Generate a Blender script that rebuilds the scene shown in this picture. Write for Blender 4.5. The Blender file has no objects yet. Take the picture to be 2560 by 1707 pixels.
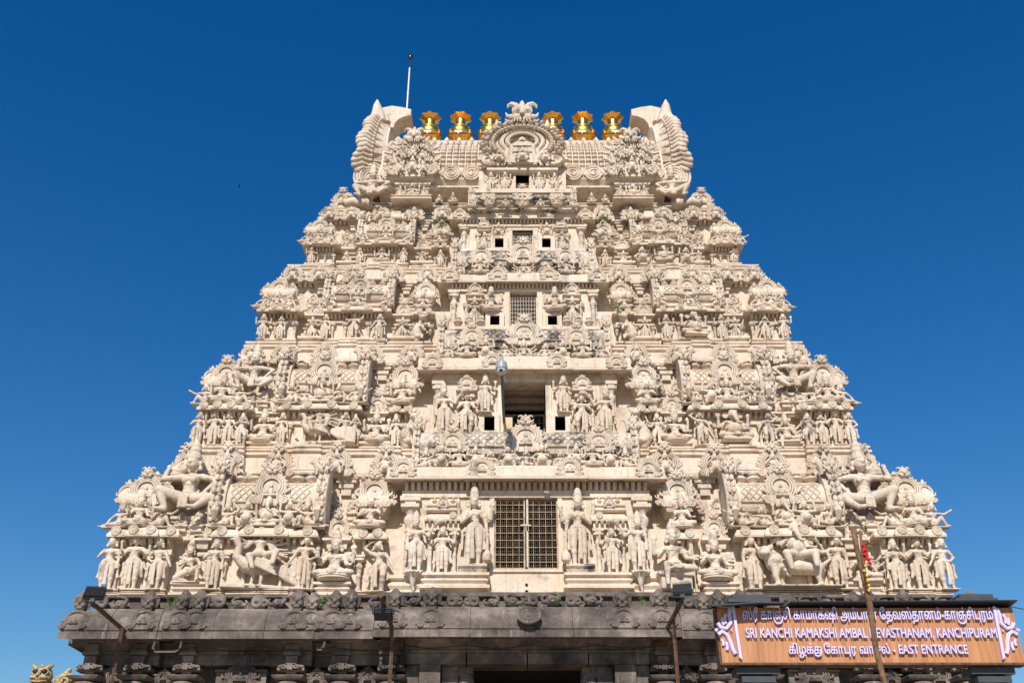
import bpy, bmesh, math, random
from mathutils import Vector, Matrix
R = math.radians
random.seed(7)
sc = bpy.context.scene
COL = sc.collection

# ------------------------------------------------------------------ camera
cam_d = bpy.data.cameras.new('camera')
cam_d.lens = 35.0
cam_d.sensor_width = 36.0
cam_d.clip_end = 3000
cam = bpy.data.objects.new('camera', cam_d)
COL.objects.link(cam)
cam.location = (-0.31, -20.0, 1.6)
cam.rotation_euler = (R(90 + 29.2), 0, 0)
sc.camera = cam

# ------------------------------------------------------------------ sky, sun, exposure
SUN_EL, SUN_AZ = 38.0, -8.0          # azimuth: degrees from straight in front of the tower, minus = from the left
w = bpy.data.worlds.new('World'); sc.world = w; w.use_nodes = True
wn = w.node_tree.nodes; wl = w.node_tree.links
sky = wn.new('ShaderNodeTexSky'); sky.sky_type = 'NISHITA'; sky.sun_disc = False
sky.sun_elevation = R(SUN_EL); sky.sun_rotation = R(180 - SUN_AZ)
sky.altitude = 0; sky.air_density = 1.4; sky.dust_density = 0.0; sky.ozone_density = 6.0
bg = wn['Background']; bg.inputs['Strength'].default_value = 0.087
hs = wn.new('ShaderNodeHueSaturation'); hs.inputs['Saturation'].default_value = 1.33; hs.inputs['Hue'].default_value = 0.508
wl.new(sky.outputs[0], hs.inputs['Color']); wl.new(hs.outputs[0], bg.inputs['Color'])
sd = bpy.data.lights.new('sun', 'SUN'); sd.energy = 4.4; sd.angle = R(0.55); sd.color = (1.0, 0.945, 0.86)
sun = bpy.data.objects.new('sun', sd); COL.objects.link(sun)
a_, e_ = R(SUN_AZ), R(SUN_EL)
to_sun = Vector((math.sin(a_) * math.cos(e_), -math.cos(a_) * math.cos(e_), math.sin(e_)))
sun.rotation_euler = to_sun.to_track_quat('Z', 'Y').to_euler()
sun.location = to_sun * 60
vs = sc.view_settings
vs.view_transform = 'Standard'; vs.look = 'None'; vs.exposure = 0.20; vs.gamma = 1.0; vs.use_curve_mapping = False

# ------------------------------------------------------------------ materials
def mat(name, build):
    m = bpy.data.materials.new(name); m.use_nodes = True
    nt = m.node_tree; n = nt.nodes; l = nt.links
    build(n, l, n['Principled BSDF'])
    return m
def ramp(n, stops):
    r = n.new('ShaderNodeValToRGB'); e = r.color_ramp.elements
    while len(e) < len(stops): e.new(0.5)
    for i, (p, c) in enumerate(stops):
        e[i].position = p; e[i].color = (*c, 1) if len(c) == 3 else c
    return r
def noise(n, l, vec, scale, detail=5, rough=.6):
    t = n.new('ShaderNodeTexNoise'); t.inputs['Scale'].default_value = scale
    t.inputs['Detail'].default_value = detail; t.inputs['Roughness'].default_value = rough
    l.new(vec, t.inputs['Vector']); return t
def mapping(n, l, vec, scale):
    m = n.new('ShaderNodeMapping'); m.inputs['Scale'].default_value = scale
    l.new(vec, m.inputs['Vector']); return m.outputs[0]
def mix(n, l, fac, a, b, mode='MIX'):
    m = n.new('ShaderNodeMix'); m.data_type = 'RGBA'; m.blend_type = mode
    for s, v in ((m.inputs[0], fac), (m.inputs[6], a), (m.inputs[7], b)):
        if hasattr(v, 'links') or hasattr(v, 'is_linked'): l.new(v, s)
        else: s.default_value = v if not isinstance(v, tuple) else (*v, 1)
    return m.outputs[2]
def bump(n, l, b, h, strength, dist):
    x = n.new('ShaderNodeBump'); x.inputs['Strength'].default_value = strength; x.inputs['Distance'].default_value = dist
    l.new(h, x.inputs['Height']); l.new(x.outputs[0], b.inputs['Normal'])

def stucco_nodes(c1, c2, streak, black, rough=.85, fine=.2, lo=.55):
    def f(n, l, b):
        g = n.new('ShaderNodeNewGeometry').outputs['Position']
        n1 = noise(n, l, g, 1.1, 6, .65)
        base = ramp(n, [(.3, c1), (.7, c2)]); l.new(n1.outputs['Fac'], base.inputs[0])
        n2 = noise(n, l, g, 9.0, 6, .7)
        sp = ramp(n, [(.30, (.62, .56, .5)), (.46, (1, 1, 1))]); l.new(n2.outputs['Fac'], sp.inputs[0])
        col = mix(n, l, .55, base.outputs[0], sp.outputs[0], 'MULTIPLY')
        # rain streaks
        sv = mapping(n, l, g, (5.5, 5.5, .45))
        n3 = noise(n, l, sv, 1.0, 7, .7)
        st = ramp(n, [(.50, (0, 0, 0)), (.72, (1, 1, 1))]); l.new(n3.outputs['Fac'], st.inputs[0])
        n4 = noise(n, l, g, .55, 3, .5)
        pa = ramp(n, [(.38, (0, 0, 0)), (.56, (1, 1, 1))]); l.new(n4.outputs['Fac'], pa.inputs[0])
        ml = n.new('ShaderNodeMath'); ml.operation = 'MULTIPLY'
        l.new(st.outputs[0], ml.inputs[0]); l.new(pa.outputs[0], ml.inputs[1])
        m2 = n.new('ShaderNodeMath'); m2.operation = 'MULTIPLY'; m2.inputs[1].default_value = streak
        l.new(ml.outputs[0], m2.inputs[0])
        col = mix(n, l, m2.outputs[0], col, (.16, .135, .115))
        # ochre rust-water stains
        n8 = noise(n, l, mapping(n, l, g, (2.3, 2.3, .6)), 1.0, 6, .7)
        oc = ramp(n, [(.55, (0, 0, 0)), (.72, (.42, .42, .42))]); l.new(n8.outputs['Fac'], oc.inputs[0])
        col = mix(n, l, oc.outputs[0], col, (.50, .31, .15))
        # black mould in blotches
        n5 = noise(n, l, g, 2.6, 8, .72)
        bl = ramp(n, [(lo, (0, 0, 0)), (lo+.12, (1, 1, 1))]); l.new(n5.outputs['Fac'], bl.inputs[0])
        m3 = n.new('ShaderNodeMath'); m3.operation = 'MULTIPLY'; m3.inputs[1].default_value = black
        l.new(bl.outputs[0], m3.inputs[0])
        col = mix(n, l, m3.outputs[0], col, (.07, .062, .058))
        n7 = noise(n, l, g, 15, 5, .75)
        fb = ramp(n, [(.56, (0, 0, 0)), (.68, (1, 1, 1))]); l.new(n7.outputs['Fac'], fb.inputs[0])
        m4 = n.new('ShaderNodeMath'); m4.operation = 'MULTIPLY'; m4.inputs[1].default_value = fine
        l.new(fb.outputs[0], m4.inputs[0])
        col = mix(n, l, m4.outputs[0], col, (.13, .105, .085))
        l.new(col, b.inputs['Base Color']); b.inputs['Roughness'].default_value = rough
        b.inputs['Specular IOR Level'].default_value = .25
        n6 = noise(n, l, g, 26, 6, .7)
        bump(n, l, b, n6.outputs['Fac'], .35, .02)
    return f
STUCCO = mat('cream_stucco', stucco_nodes((.60, .475, .355), (.78, .665, .545), .70, .45))
CARVE = mat('carved_stucco', stucco_nodes((.55, .435, .325), (.75, .635, .52), .65, .70, fine=.42))
STAINED = mat('stained_stucco', stucco_nodes((.50, .41, .32), (.71, .605, .50), .95, .92, fine=.55, lo=.47))

def granite_nodes(n, l, b):
    g = n.new('ShaderNodeNewGeometry').outputs['Position']
    n1 = noise(n, l, g, 1.1, 7, .72)
    base = ramp(n, [(.34, (.06, .051, .047)), (.5, (.155, .127, .110)), (.66, (.33, .272, .232))]); l.new(n1.outputs['Fac'], base.inputs[0])
    n2 = noise(n, l, g, 60, 4, .8)
    sp = ramp(n, [(.35, (.6, .6, .6)), (.6, (1.15, 1.12, 1.1))]); l.new(n2.outputs['Fac'], sp.inputs[0])
    col = mix(n, l, .8, base.outputs[0], sp.outputs[0], 'MULTIPLY')
    n3 = noise(n, l, mapping(n, l, g, (9, 9, .7)), 1, 7, .7)
    st = ramp(n, [(.58, (0, 0, 0)), (.68, (1, 1, 1))]); l.new(n3.outputs['Fac'], st.inputs[0])
    m = n.new('ShaderNodeMath'); m.operation = 'MULTIPLY'; m.inputs[1].default_value = .35; l.new(st.outputs[0], m.inputs[0])
    col = mix(n, l, m.outputs[0], col, (.52, .47, .42))
    l.new(col, b.inputs['Base Color']); b.inputs['Roughness'].default_value = .9
    b.inputs['Specular IOR Level'].default_value = .2
    n6 = noise(n, l, g, 38, 6, .75)
    bump(n, l, b, n6.outputs['Fac'], .5, .02)
GRANITE = mat('weathered_granite', granite_nodes)

def plain(c, rough=.6, metal=0, var=.25, scale=6, spec=.4, bmp=0):
    def f(n, l, b):
        g = n.new('ShaderNodeTexCoord').outputs['Object']
        n1 = noise(n, l, g, scale, 5, .65)
        d = tuple(max(0, x * (1 - var)) for x in c); u = tuple(min(1, x * (1 + var)) for x in c)
        r = ramp(n, [(.3, d), (.7, u)]); l.new(n1.outputs['Fac'], r.inputs[0])
        l.new(r.outputs[0], b.inputs['Base Color'])
        b.inputs['Roughness'].default_value = rough; b.inputs['Metallic'].default_value = metal
        b.inputs['Specular IOR Level'].default_value = spec
        if bmp: bump(n, l, b, n1.outputs['Fac'], bmp, .01)
    return f
GOLD = mat('gilded_copper', plain((.97, .53, .11), .30, 1, .10, 3))
BLACKM = mat('black_metal', plain((.022, .024, .028), .45, 0, .3, 20))
SHADEBLACK = mat('shade_black', plain((.012, .011, .011), .95, 0, .3, 3))  # near-black standing in for the shade inside openings, holes and the passage
GRILL = mat('rusty_grille', plain((.40, .29, .19), .7, .0, .5, 9))
WHITEM = mat('white_paint', plain((.78, .77, .74), .45, 0, .06, 6))
STEELD = mat('dark_grey_steel', plain((.055, .062, .07), .45, .0, .25, 5))
RUST = mat('rusty_steel', plain((.13, .075, .045), .8, 0, .5, 14, .2))
LEAF = mat('weed_leaf', plain((.07, .16, .025), .6, 0, .4, 20))
RED = mat('red_flower', plain((.55, .01, .025), .6, 0, .3, 30))
YELLOW = mat('yellow_flower', plain((.7, .42, .03), .6, 0, .3, 30))
BAMBOO = mat('bamboo_bark', plain((.17, .10, .055), .75, 0, .55, 18, .2, .4))
SHADEBROWN = mat('shaded_soffit_brown', plain((.30, .215, .15), .8, 0, .3, 8, .2, .3))  # brown for the window soffit, darkened to carry the recess shade
CREAMBOX = mat('cream_box', plain((.55, .43, .24), .6, 0, .15, 5))
PALEBAR = mat('pale_bar_paint', plain((.60, .52, .42), .7, 0, .25, 12))
GREYP = mat('grey_plastic', plain((.30, .32, .34), .4, 0, .08, 5))
LILAC = mat('lilac_letter', plain((.62, .54, .76), .45, 0, .06, 5))
GLASS = mat('lamp_glass', plain((.05, .055, .06), .12, 0, .2, 5))
PAINTED = mat('painted_gold_stucco', plain((.42, .33, .17), .55, 0, .55, 16, .4, .4))
PINK = mat('pink_paint', plain((.55, .12, .14), .5, 0, .2, 9))
def wood_nodes(n, l, b):
    g = n.new('ShaderNodeNewGeometry').outputs['Position']
    n1 = noise(n, l, mapping(n, l, g, (14, 14, .8)), 1, 6, .6)
    r = ramp(n, [(.3, (.34, .135, .055)), (.55, (.50, .22, .09)), (.75, (.57, .29, .14))]); l.new(n1.outputs['Fac'], r.inputs[0])
    n2 = noise(n, l, mapping(n, l, g, (3.2, 3.2, .25)), 1, 6, .7)
    s = ramp(n, [(.60, (0, 0, 0)), (.72, (1, 1, 1))]); l.new(n2.outputs['Fac'], s.inputs[0])
    m = n.new('ShaderNodeMath'); m.operation = 'MULTIPLY'; m.inputs[1].default_value = .6; l.new(s.outputs[0], m.inputs[0])
    col = mix(n, l, m.outputs[0], r.outputs[0], (.20, .085, .04))
    l.new(col, b.inputs['Base Color']); b.inputs['Roughness'].default_value = .5
WOOD = mat('orange_wood_cladding', wood_nodes)
def ground_nodes(n, l, b):
    g = n.new('ShaderNodeNewGeometry').outputs['Position']
    n1 = noise(n, l, g, .7, 8, .7)
    r = ramp(n, [(.3, (.25, .19, .135)), (.7, (.42, .335, .25))]); l.new(n1.outputs['Fac'], r.inputs[0])
    l.new(r.outputs[0], b.inputs['Base Color']); b.inputs['Roughness'].default_value = .95
GROUND = mat('dusty_ground', ground_nodes)

# ------------------------------------------------------------------ mesh kit
class MB:
    def __init__(s): s.v = []; s.f = []
    def add(s, vs, fs):
        o = len(s.v); s.v += [tuple(p) for p in vs]; s.f += [tuple(i + o for i in f) for f in fs]; return s
    def box(s, x0, x1, y0, y1, z0, z1):
        return s.add([(x0,y0,z0),(x1,y0,z0),(x1,y1,z0),(x0,y1,z0),(x0,y0,z1),(x1,y0,z1),(x1,y1,z1),(x0,y1,z1)],
              [(0,3,2,1),(4,5,6,7),(0,1,5,4),(1,2,6,5),(2,3,7,6),(3,0,4,7)])
    def loft(s, x0, x1, yf, yb, prof, back=False):
        vs = []
        for o, z in prof:
            b = yb + (o if back else 0)
            vs += [(x0-o,yf-o,z),(x1+o,yf-o,z),(x1+o,b,z),(x0-o,b,z)]
        fs = [(3,2,1,0)]
        for i in range(len(prof)-1):
            a = 4*i
            for k in range(4):
                j = (k+1) % 4
                fs.append((a+k, a+j, a+4+j, a+4+k))
        a = 4*(len(prof)-1); fs.append((a,a+1,a+2,a+3))
        return s.add(vs, fs)
    def lathe(s, prof, n=10, c=(0,0,0), rot=0, sx=1, sy=1):
        vs = []; m = len(prof)
        for r, z in prof:
            for k in range(n):
                t = 2*math.pi*k/n + rot
                vs.append((c[0]+r*math.cos(t)*sx, c[1]+r*math.sin(t)*sy, c[2]+z))
        fs = [tuple(reversed(range(n)))]
        for i in range(m-1):
            for k in range(n):
                j = (k+1) % n
                fs.append((i*n+k, i*n+j, i*n+n+j, i*n+n+k))
        fs.append(tuple(range((m-1)*n, m*n)))
        return s.add(vs, fs)
    def ell(s, c, r, n=10, m=6):
        if isinstance(r, (int, float)): r = (r, r, r)
        vs = [(c[0],c[1],c[2]-r[2])]
        for i in range(1, m):
            p = -math.pi/2 + math.pi*i/m
            for k in range(n):
                t = 2*math.pi*k/n
                vs.append((c[0]+r[0]*math.cos(p)*math.cos(t), c[1]+r[1]*math.cos(p)*math.sin(t), c[2]+r[2]*math.sin(p)))
        vs.append((c[0],c[1],c[2]+r[2])); e = len(vs)-1
        fs = [(0,1+(k+1)%n,1+k) for k in range(n)]
        for i in range(m-2):
            for k in range(n):
                j = (k+1) % n; a = 1+i*n
                fs.append((a+k,a+j,a+n+j,a+n+k))
        a = 1+(m-2)*n
        fs += [(a+k,a+(k+1)%n,e) for k in range(n)]
        return s.add(vs, fs)
    def tube(s, pts, rad, n=6, flat=1.0, round_ends=False):
        pts = [Vector(p) for p in pts]; L = len(pts)
        if isinstance(rad, (int, float)): rad = [rad]*L
        rad = list(rad)
        if round_ends:
            d0 = (pts[1]-pts[0]).normalized(); d1 = (pts[-1]-pts[-2]).normalized()
            r0, r1 = rad[0], rad[-1]
            pre = [pts[0]-d0*r0*.95, pts[0]-d0*r0*.6]; post = [pts[-1]+d1*r1*.6, pts[-1]+d1*r1*.95]
            pts = pre+pts+post; rad = [r0*.3, r0*.8]+rad+[r1*.8, r1*.3]; L = len(pts)
        vs = []; prev = None
        for i, p in enumerate(pts):
            d = (pts[min(i+1,L-1)]-pts[max(i-1,0)])
            d = d.normalized() if d.length > 1e-9 else Vector((0,0,1))
            if prev is None:
                u = d.cross(Vector((0,1,0)))
                if u.length < .1: u = d.cross(Vector((1,0,0)))
            else: u = prev - d*prev.dot(d)
            u.normalize(); prev = u; v = d.cross(u)
            for k in range(n):
                t = 2*math.pi*k/n
                vs.append(p + (u*math.cos(t) + v*math.sin(t)*flat)*rad[i])
        fs = [tuple(reversed(range(n)))]
        for i in range(L-1):
            for k in range(n):
                j = (k+1) % n
                fs.append((i*n+k,i*n+j,i*n+n+j,i*n+n+k))
        fs.append(tuple(range((L-1)*n, L*n)))
        return s.add(vs, fs)
    def cap(s, p, q, r1, r2=None, n=8):
        return s.tube([p, q], [r1, r1 if r2 is None else r2], n, 1, True)
    def prism(s, pts, y0, y1):            # outline in x,z
        n = len(pts)
        vs = [(x,y0,z) for x,z in pts]+[(x,y1,z) for x,z in pts]
        fs = [tuple(range(n)), tuple(reversed(range(n,2*n)))]
        fs += [(i+n,(i+1)%n+n,(i+1)%n,i) for i in range(n)]
        return s.add(vs, fs)
    def sprism(s, pts, x0, x1, pts2=None):  # outline in y,z
        n = len(pts); pts2 = pts2 or pts
        vs = [(x0,y,z) for y,z in pts]+[(x1,y,z) for y,z in pts2]
        fs = [tuple(range(n)), tuple(reversed(range(n,2*n)))]
        fs += [(i+n,(i+1)%n+n,(i+1)%n,i) for i in range(n)]
        return s.add(vs, fs)
    def put(s, other, loc=(0,0,0), sc_=1.0, rz=0, mirror=False):
        c_, s_ = math.cos(rz), math.sin(rz); k = -1 if mirror else 1
        vs = []
        S3 = sc_ if isinstance(sc_, tuple) else (sc_,sc_,sc_)
        for x,y,z in other.v:
            x *= S3[0]*k; y *= S3[1]; z *= S3[2]
            vs.append((loc[0]+x*c_-y*s_, loc[1]+x*s_+y*c_, loc[2]+z))
        fs = [tuple(reversed(f)) for f in other.f] if mirror else other.f
        return s.add(vs, fs)
    def mesh(s, name, m, smooth=None):
        me = bpy.data.meshes.new(name); me.from_pydata(s.v, [], s.f)
        bm = bmesh.new(); bm.from_mesh(me); bmesh.ops.recalc_face_normals(bm, faces=bm.faces); bm.to_mesh(me); bm.free()
        me.materials.append(m)
        if smooth:
            for p in me.polygons: p.use_smooth = True
            if smooth is not True: me.set_sharp_from_angle(angle=R(smooth))
        me.update(); return me

def obj(name, me, parent=None, loc=(0,0,0), rz=0, scale=1.0, mirror=False):
    o = bpy.data.objects.new(name, me); COL.objects.link(o)
    o.location = loc; o.rotation_euler = (0, 0, rz)
    s3 = scale if isinstance(scale, tuple) else (scale,)*3
    o.scale = (-s3[0] if mirror else s3[0], s3[1], s3[2])
    if parent: o.parent = parent
    return o
def empty(name, loc=(0,0,0)):
    o = bpy.data.objects.new(name, None); COL.objects.link(o); o.location = loc; o.empty_display_size = .2; return o
def tag(o, label=None, cat=None, group=None, kind=None):
    if label: o['label'] = label
    if cat: o['category'] = cat
    if group: o['group'] = group
    if kind: o['kind'] = kind
    return o
_cache = {}
def shared(key, fn):
    if key not in _cache: _cache[key] = fn()
    return _cache[key]
def remesh(mb, name, m, voxel, dec=0.5, smooth=2):
    me = bpy.data.meshes.new(name+'_raw'); me.from_pydata(mb.v, [], mb.f)
    bm = bmesh.new(); bm.from_mesh(me); bmesh.ops.recalc_face_normals(bm, faces=bm.faces); bm.to_mesh(me); bm.free()
    o = bpy.data.objects.new(name+'_raw', me); COL.objects.link(o)
    r = o.modifiers.new('r', 'REMESH'); r.mode = 'VOXEL'; r.voxel_size = voxel
    if smooth:
        s = o.modifiers.new('s', 'SMOOTH'); s.factor = .5; s.iterations = smooth
    if dec < 1:
        d = o.modifiers.new('d', 'DECIMATE'); d.ratio = dec
    dg = bpy.context.evaluated_depsgraph_get(); dg.update()
    out = bpy.data.meshes.new_from_object(o.evaluated_get(dg)); out.name = name
    bpy.data.objects.remove(o); bpy.data.meshes.remove(me)
    out.materials.clear(); out.materials.append(m)
    for p in out.polygons: p.use_smooth = True
    return out
# ------------------------------------------------------------------ sculpted figures (unit height, facing -y, base at z=0)
def ring(F, c, r, t, n=14, ry=None, tilt=0):
    ry = ry or r
    pts = [(c[0]+r*math.cos(2*math.pi*k/n), c[1]+ry*math.sin(2*math.pi*k/n), c[2]+tilt*math.sin(2*math.pi*k/n)) for k in range(n+1)]
    F.tube(pts, t, 5)
def head(F, c, s, crown='tall', turn=0.0, detail=False, ears=True):
    x, y, z = c
    F.ell((x,y,z), (.046*s,.050*s,.060*s), 12, 8)
    F.ell((x+turn*.02*s,y-.028*s,z-.030*s), (.030*s,.026*s,.030*s))
    F.cap((x+turn*.03*s,y-.050*s,z+.012*s), (x+turn*.03*s,y-.060*s,z-.012*s), .007*s, .011*s, 6)
    F.ell((x+turn*.03*s,y-.050*s,z-.033*s), (.017*s,.010*s,.007*s), 8, 4)
    for q in (-1, 1):
        F.ell((x+q*.019*s+turn*.025*s,y-.043*s,z+.008*s), (.012*s,.010*s,.007*s), 8, 4)
        F.cap((x+q*.008*s+turn*.025*s,y-.046*s,z+.021*s), (x+q*.032*s+turn*.025*s,y-.038*s,z+.022*s), .004*s, .003*s, 5)
        if ears:
            F.ell((x+q*.055*s,y+.005*s,z-.004*s), (.012*s,.018*s,.026*s))
            F.ell((x+q*.060*s,y-.004*s,z-.048*s), (.019*s,.016*s,.021*s))
    if crown in ('tall', 'cone'):
        F.lathe([(.052*s,0),(.056*s,.012*s),(.050*s,.022*s),(.054*s,.030*s),(.044*s,.042*s),(.046*s,.070*s),(.050*s,.078*s),(.040*s,.088*s),(.038*s,.112*s),
                 (.042*s,.118*s),(.030*s,.128*s),(.026*s,.146*s),(.012*s,.160*s),(.016*s,.170*s),(.002*s,.184*s)], 12, (x,y+.004*s,z+.030*s))
    elif crown == 'bun':
        F.ell((x,y+.015*s,z+.03*s), (.052*s,.052*s,.045*s)); F.ell((x+.02*s,y+.02*s,z+.085*s), (.035*s,.035*s,.032*s))
    elif crown == 'ball':
        F.ell((x,y+.01*s,z+.02*s), (.052*s,.054*s,.05*s)); F.lathe([(.04*s,0),(.03*s,.03*s),(.04*s,.05*s),(.022*s,.075*s),(.002*s,.1*s)], 10, (x,y,z+.05*s))
def elephant(F, c, s):
    x, y, z = c
    F.ell((x,y,z), (.062*s,.06*s,.07*s), 12, 8)
    F.ell((x-.022*s,y-.02*s,z+.035*s), .035*s); F.ell((x+.022*s,y-.02*s,z+.035*s), .035*s)
    F.tube([(x,y-.05*s,z-.01*s),(x,y-.085*s,z-.06*s),(x+.01*s,y-.1*s,z-.12*s),(x+.03*s,y-.1*s,z-.17*s),(x+.06*s,y-.1*s,z-.185*s),(x+.075*s,y-.1*s,z-.165*s)],
           [.034*s,.030*s,.025*s,.021*s,.018*s,.015*s], 8, 1, True)
    for q in (-1, 1):
        F.ell((x+q*.085*s,y+.015*s,z+.0*s), (.048*s,.012*s,.06*s)); F.cap((x+q*.03*s,y-.06*s,z-.05*s), (x+q*.045*s,y-.1*s,z-.06*s), .010*s, .005*s, 6)
    F.lathe([(.05*s,0),(.054*s,.014*s),(.042*s,.03*s),(.044*s,.055*s),(.03*s,.07*s),(.026*s,.09*s),(.004*s,.115*s)], 12, (x,y+.01*s,z+.05*s))
def hand(F, p, d, s):
    p = Vector(p); d = Vector(d).normalized()
    F.ell(p + d*.016*s, (.017*s,.014*s,.02*s), 8, 5)
    u = d.cross(Vector((0,1,0)))
    if u.length < .2: u = d.cross(Vector((1,0,0)))
    u.normalize()
    for k in (-1.5,-.5,.5,1.5):
        F.cap(p + d*.026*s + u*k*.009*s, p + d*(.05-.003*abs(k))*s + u*k*.011*s + Vector((0,-.006*s,0)), .0062*s, .005*s, 5)
    F.cap(p + d*.012*s + u*.016*s, p + d*.03*s + u*.03*s, .007*s, .005*s, 5)
def item(F, kind, p, s, q=1):
    x, y, z = p
    if kind == 'disc':
        F.ell((x,y,z+.055*s), (.042*s,.014*s,.048*s), 12, 6); F.cap((x,y,z),(x,y,z+.12*s), .008*s, .004*s, 5)
    elif kind == 'conch':
        F.ell((x,y,z+.05*s), (.028*s,.028*s,.045*s)); F.cap((x,y,z+.08*s),(x,y,z+.115*s), .016*s, .004*s, 6)
    elif kind == 'club':
        F.lathe([(.02*s,0),(.045*s,.03*s),(.05*s,.06*s),(.04*s,.1*s),(.02*s,.12*s),(.014*s,.14*s),(.014*s,.27*s),(.02*s,.28*s)], 10, (x,y,z-.29*s))
    elif kind == 'staff':
        F.cap((x,y,z-.42*s),(x,y,z+.18*s), .009*s, .009*s, 6)
    elif kind == 'whisk':
        F.cap((x,y,z),(x+q*.05*s,y,z+.07*s), .012*s, .012*s, 6)
        F.tube([(x+q*.05*s,y,z+.07*s),(x+q*.085*s,y-.01*s,z+.115*s),(x+q*.12*s,y-.02*s,z+.14*s),(x+q*.17*s,y-.02*s,z+.145*s),(x+q*.21*s,y-.02*s,z+.12*s)], [.022*s,.045*s,.052*s,.040*s,.012*s], 9, 1, True)
    elif kind == 'trident':
        F.cap((x,y,z-.3*s),(x,y,z+.12*s), .008*s, .008*s, 6)
        for k in (-1,0,1): F.cap((x+k*.025*s,y,z+.11*s),(x+k*.03*s,y,z+.16*s), .008*s, .004*s, 5)
def upper(F, b, s, fem=False, lean=0.0, crown='tall', arms=(), belly=0.0, ele=False, turn=0.0, bare=False):
    bx, by, bz = b
    def P(x, y, z): return (bx + (x+lean*z)*s, by + y*s, bz + z*s)
    F.ell(P(0,0,0), (.090*s,.066*s,.060*s), 12, 8)
    ring(F, P(0,0,.032), .082*s, .011*s, 14, .064*s); ring(F, P(0,0,.005), .092*s, .008*s, 14, .07*s)
    F.ell(P(0,-.01,.05), (.060*s,.052*s,.06*s)); F.cap(P(0,0,.03), P(0,0,.14), .060*s, .058*s, 10)
    if belly: F.ell(P(0,-.035,.06), (.085*s*belly,.085*s*belly,.08*s*belly), 12, 8)
    F.ell(P(0,0,.165), (.082*s,.056*s,.070*s), 12, 8)
    F.cap(P(-.075,0,.205), P(.075,0,.205), .036*s, .036*s, 8)
    if fem:
        for q in (-1,1): F.ell(P(q*.038,-.05,.160), (.033*s,.033*s,.034*s), 10, 6)
        ring(F, P(0,-.004,.122), .066*s, .007*s, 12, .056*s)
    else:
        for q in (-1,1): F.ell(P(q*.036,-.036,.178), (.036*s,.022*s,.028*s), 10, 6)
        F.tube([P(.07,-.03,.215),P(.03,-.062,.17),P(-.02,-.06,.11),P(-.06,-.05,.05)], .007*s, 5)
    ring(F, P(0,-.006,.226), .046*s, .010*s, 14, .044*s, .016*s); ring(F, P(0,-.012,.205), .062*s, .008*s, 14, .050*s, .034*s)
    F.cap(P(0,0,.21), P(0,-.004,.275), .027*s, .025*s, 8)
    hc = P(0,-.020,.342)
    if ele: elephant(F, hc, s*1.15)
    else: head(F, hc, s*1.22, crown, turn)
    for a in arms:
        q, el, hd = a[:3]
        sh = P(q*.098,0,.205); el_ = P(*el); hd_ = P(*hd)
        F.ell(sh, (.034*s,.034*s,.036*s), 8, 6)
        F.cap(sh, el_, .034*s, .028*s); F.cap(el_, hd_, .027*s, .019*s)
        m = Vector(sh).lerp(Vector(el_), .5)
        F.ell(m, (.040*s,.040*s,.016*s), 9, 5); F.ell(Vector(el_).lerp(Vector(hd_), .86), (.024*s,.024*s,.012*s), 9, 5)
        if not bare: hand(F, hd_, Vector(hd_)-Vector(el_), s)
        if len(a) > 3 and a[3]: item(F, a[3], hd_, s, a[4] if len(a) > 4 else q)
def leg(F, h, k, a, s=1.0, foot=(0,-1)):
    F.cap(h, k, .058*s, .042*s, 10); F.cap(k, a, .040*s, .024*s, 9)
    F.ell(k, (.044*s,.044*s,.042*s))
    m = Vector(k).lerp(Vector(a), .35); F.ell(m, (.041*s,.043*s,.05*s))
    for t in (.3,.6,.9): 
        c = Vector(h).lerp(Vector(k), t); F.ell(c, (.0600*s*(1-.25*t),.0600*s*(1-.25*t),.008*s), 10, 4)
    c = Vector(k).lerp(Vector(a), .9); F.ell(c, (.032*s,.032*s,.012*s), 8, 4)
    f = Vector((foot[0], foot[1], 0))
    F.cap(Vector(a)+Vector((0,0,-.012*s)), Vector(a)+f*.062*s+Vector((0,0,-.022*s)), .022*s, .016*s, 7)
def skirt(F, s=1.0, z0=.5):
    F.tube([(0,-.06,z0),(0,-.075,z0-.12),(0,-.07,z0-.26),(0,-.062,z0-.40)], [.018,.026,.030,.036], 6, .4)
    for q in (-1,1):
        F.tube([(q*.085,.0,z0+.01),(q*.13,.0,z0-.05),(q*.125,.01,z0-.16),(q*.14,.01,z0-.27)], [.018,.022,.018,.026], 6, .5)
def standing(fem=False, arms=(), crown='tall', sway=0.0, lean=0.0, bent=False, turn=0.0):
    F = MB(); sx = sway
    b = (sx*.035, 0, .475)
    upper(F, b, .94, fem, lean, crown, arms, turn=turn)
    leg(F, (b[0]-.05,0,.455), (-.062+sx*.02,-.012,.25), (-.055,0,.035))
    if bent: leg(F, (b[0]+.05,0,.455), (.10,-.06,.27), (.075,.02,.05))
    else: leg(F, (b[0]+.05,0,.455), (.062+sx*.02,-.012,.25), (.062,0,.035))
    skirt(F, 1, .47)
    F.box(-.13,.13,-.075,.09,-.01,.012)
    return F
DOWN = lambda q: (q, (q*.135,.01,.075), (q*.15,-.01,-.075))
HIP = lambda q: (q, (q*.18,.02,.09), (q*.10,-.05,.02))
CHEST = lambda q: (q, (q*.16,-.01,.08), (q*.07,-.10,.12))
FRONT = lambda q: (q, (q*.16,-.02,.08), (q*.14,-.12,.11))
UP = lambda q, it: (q, (q*.20,.02,.13), (q*.205,-.02,.27), it)
OUTUP = lambda q, it=None: (q, (q*.20,-.02,.20), (q*.25,-.04,.35), it)
OVER = lambda q: (q, (q*.21,0,.33), (q*.06,-.02,.44))
OFFER = lambda q, it=None: (q, (q*.14,-.03,.08), (q*.19,-.10,.05), it)

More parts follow.
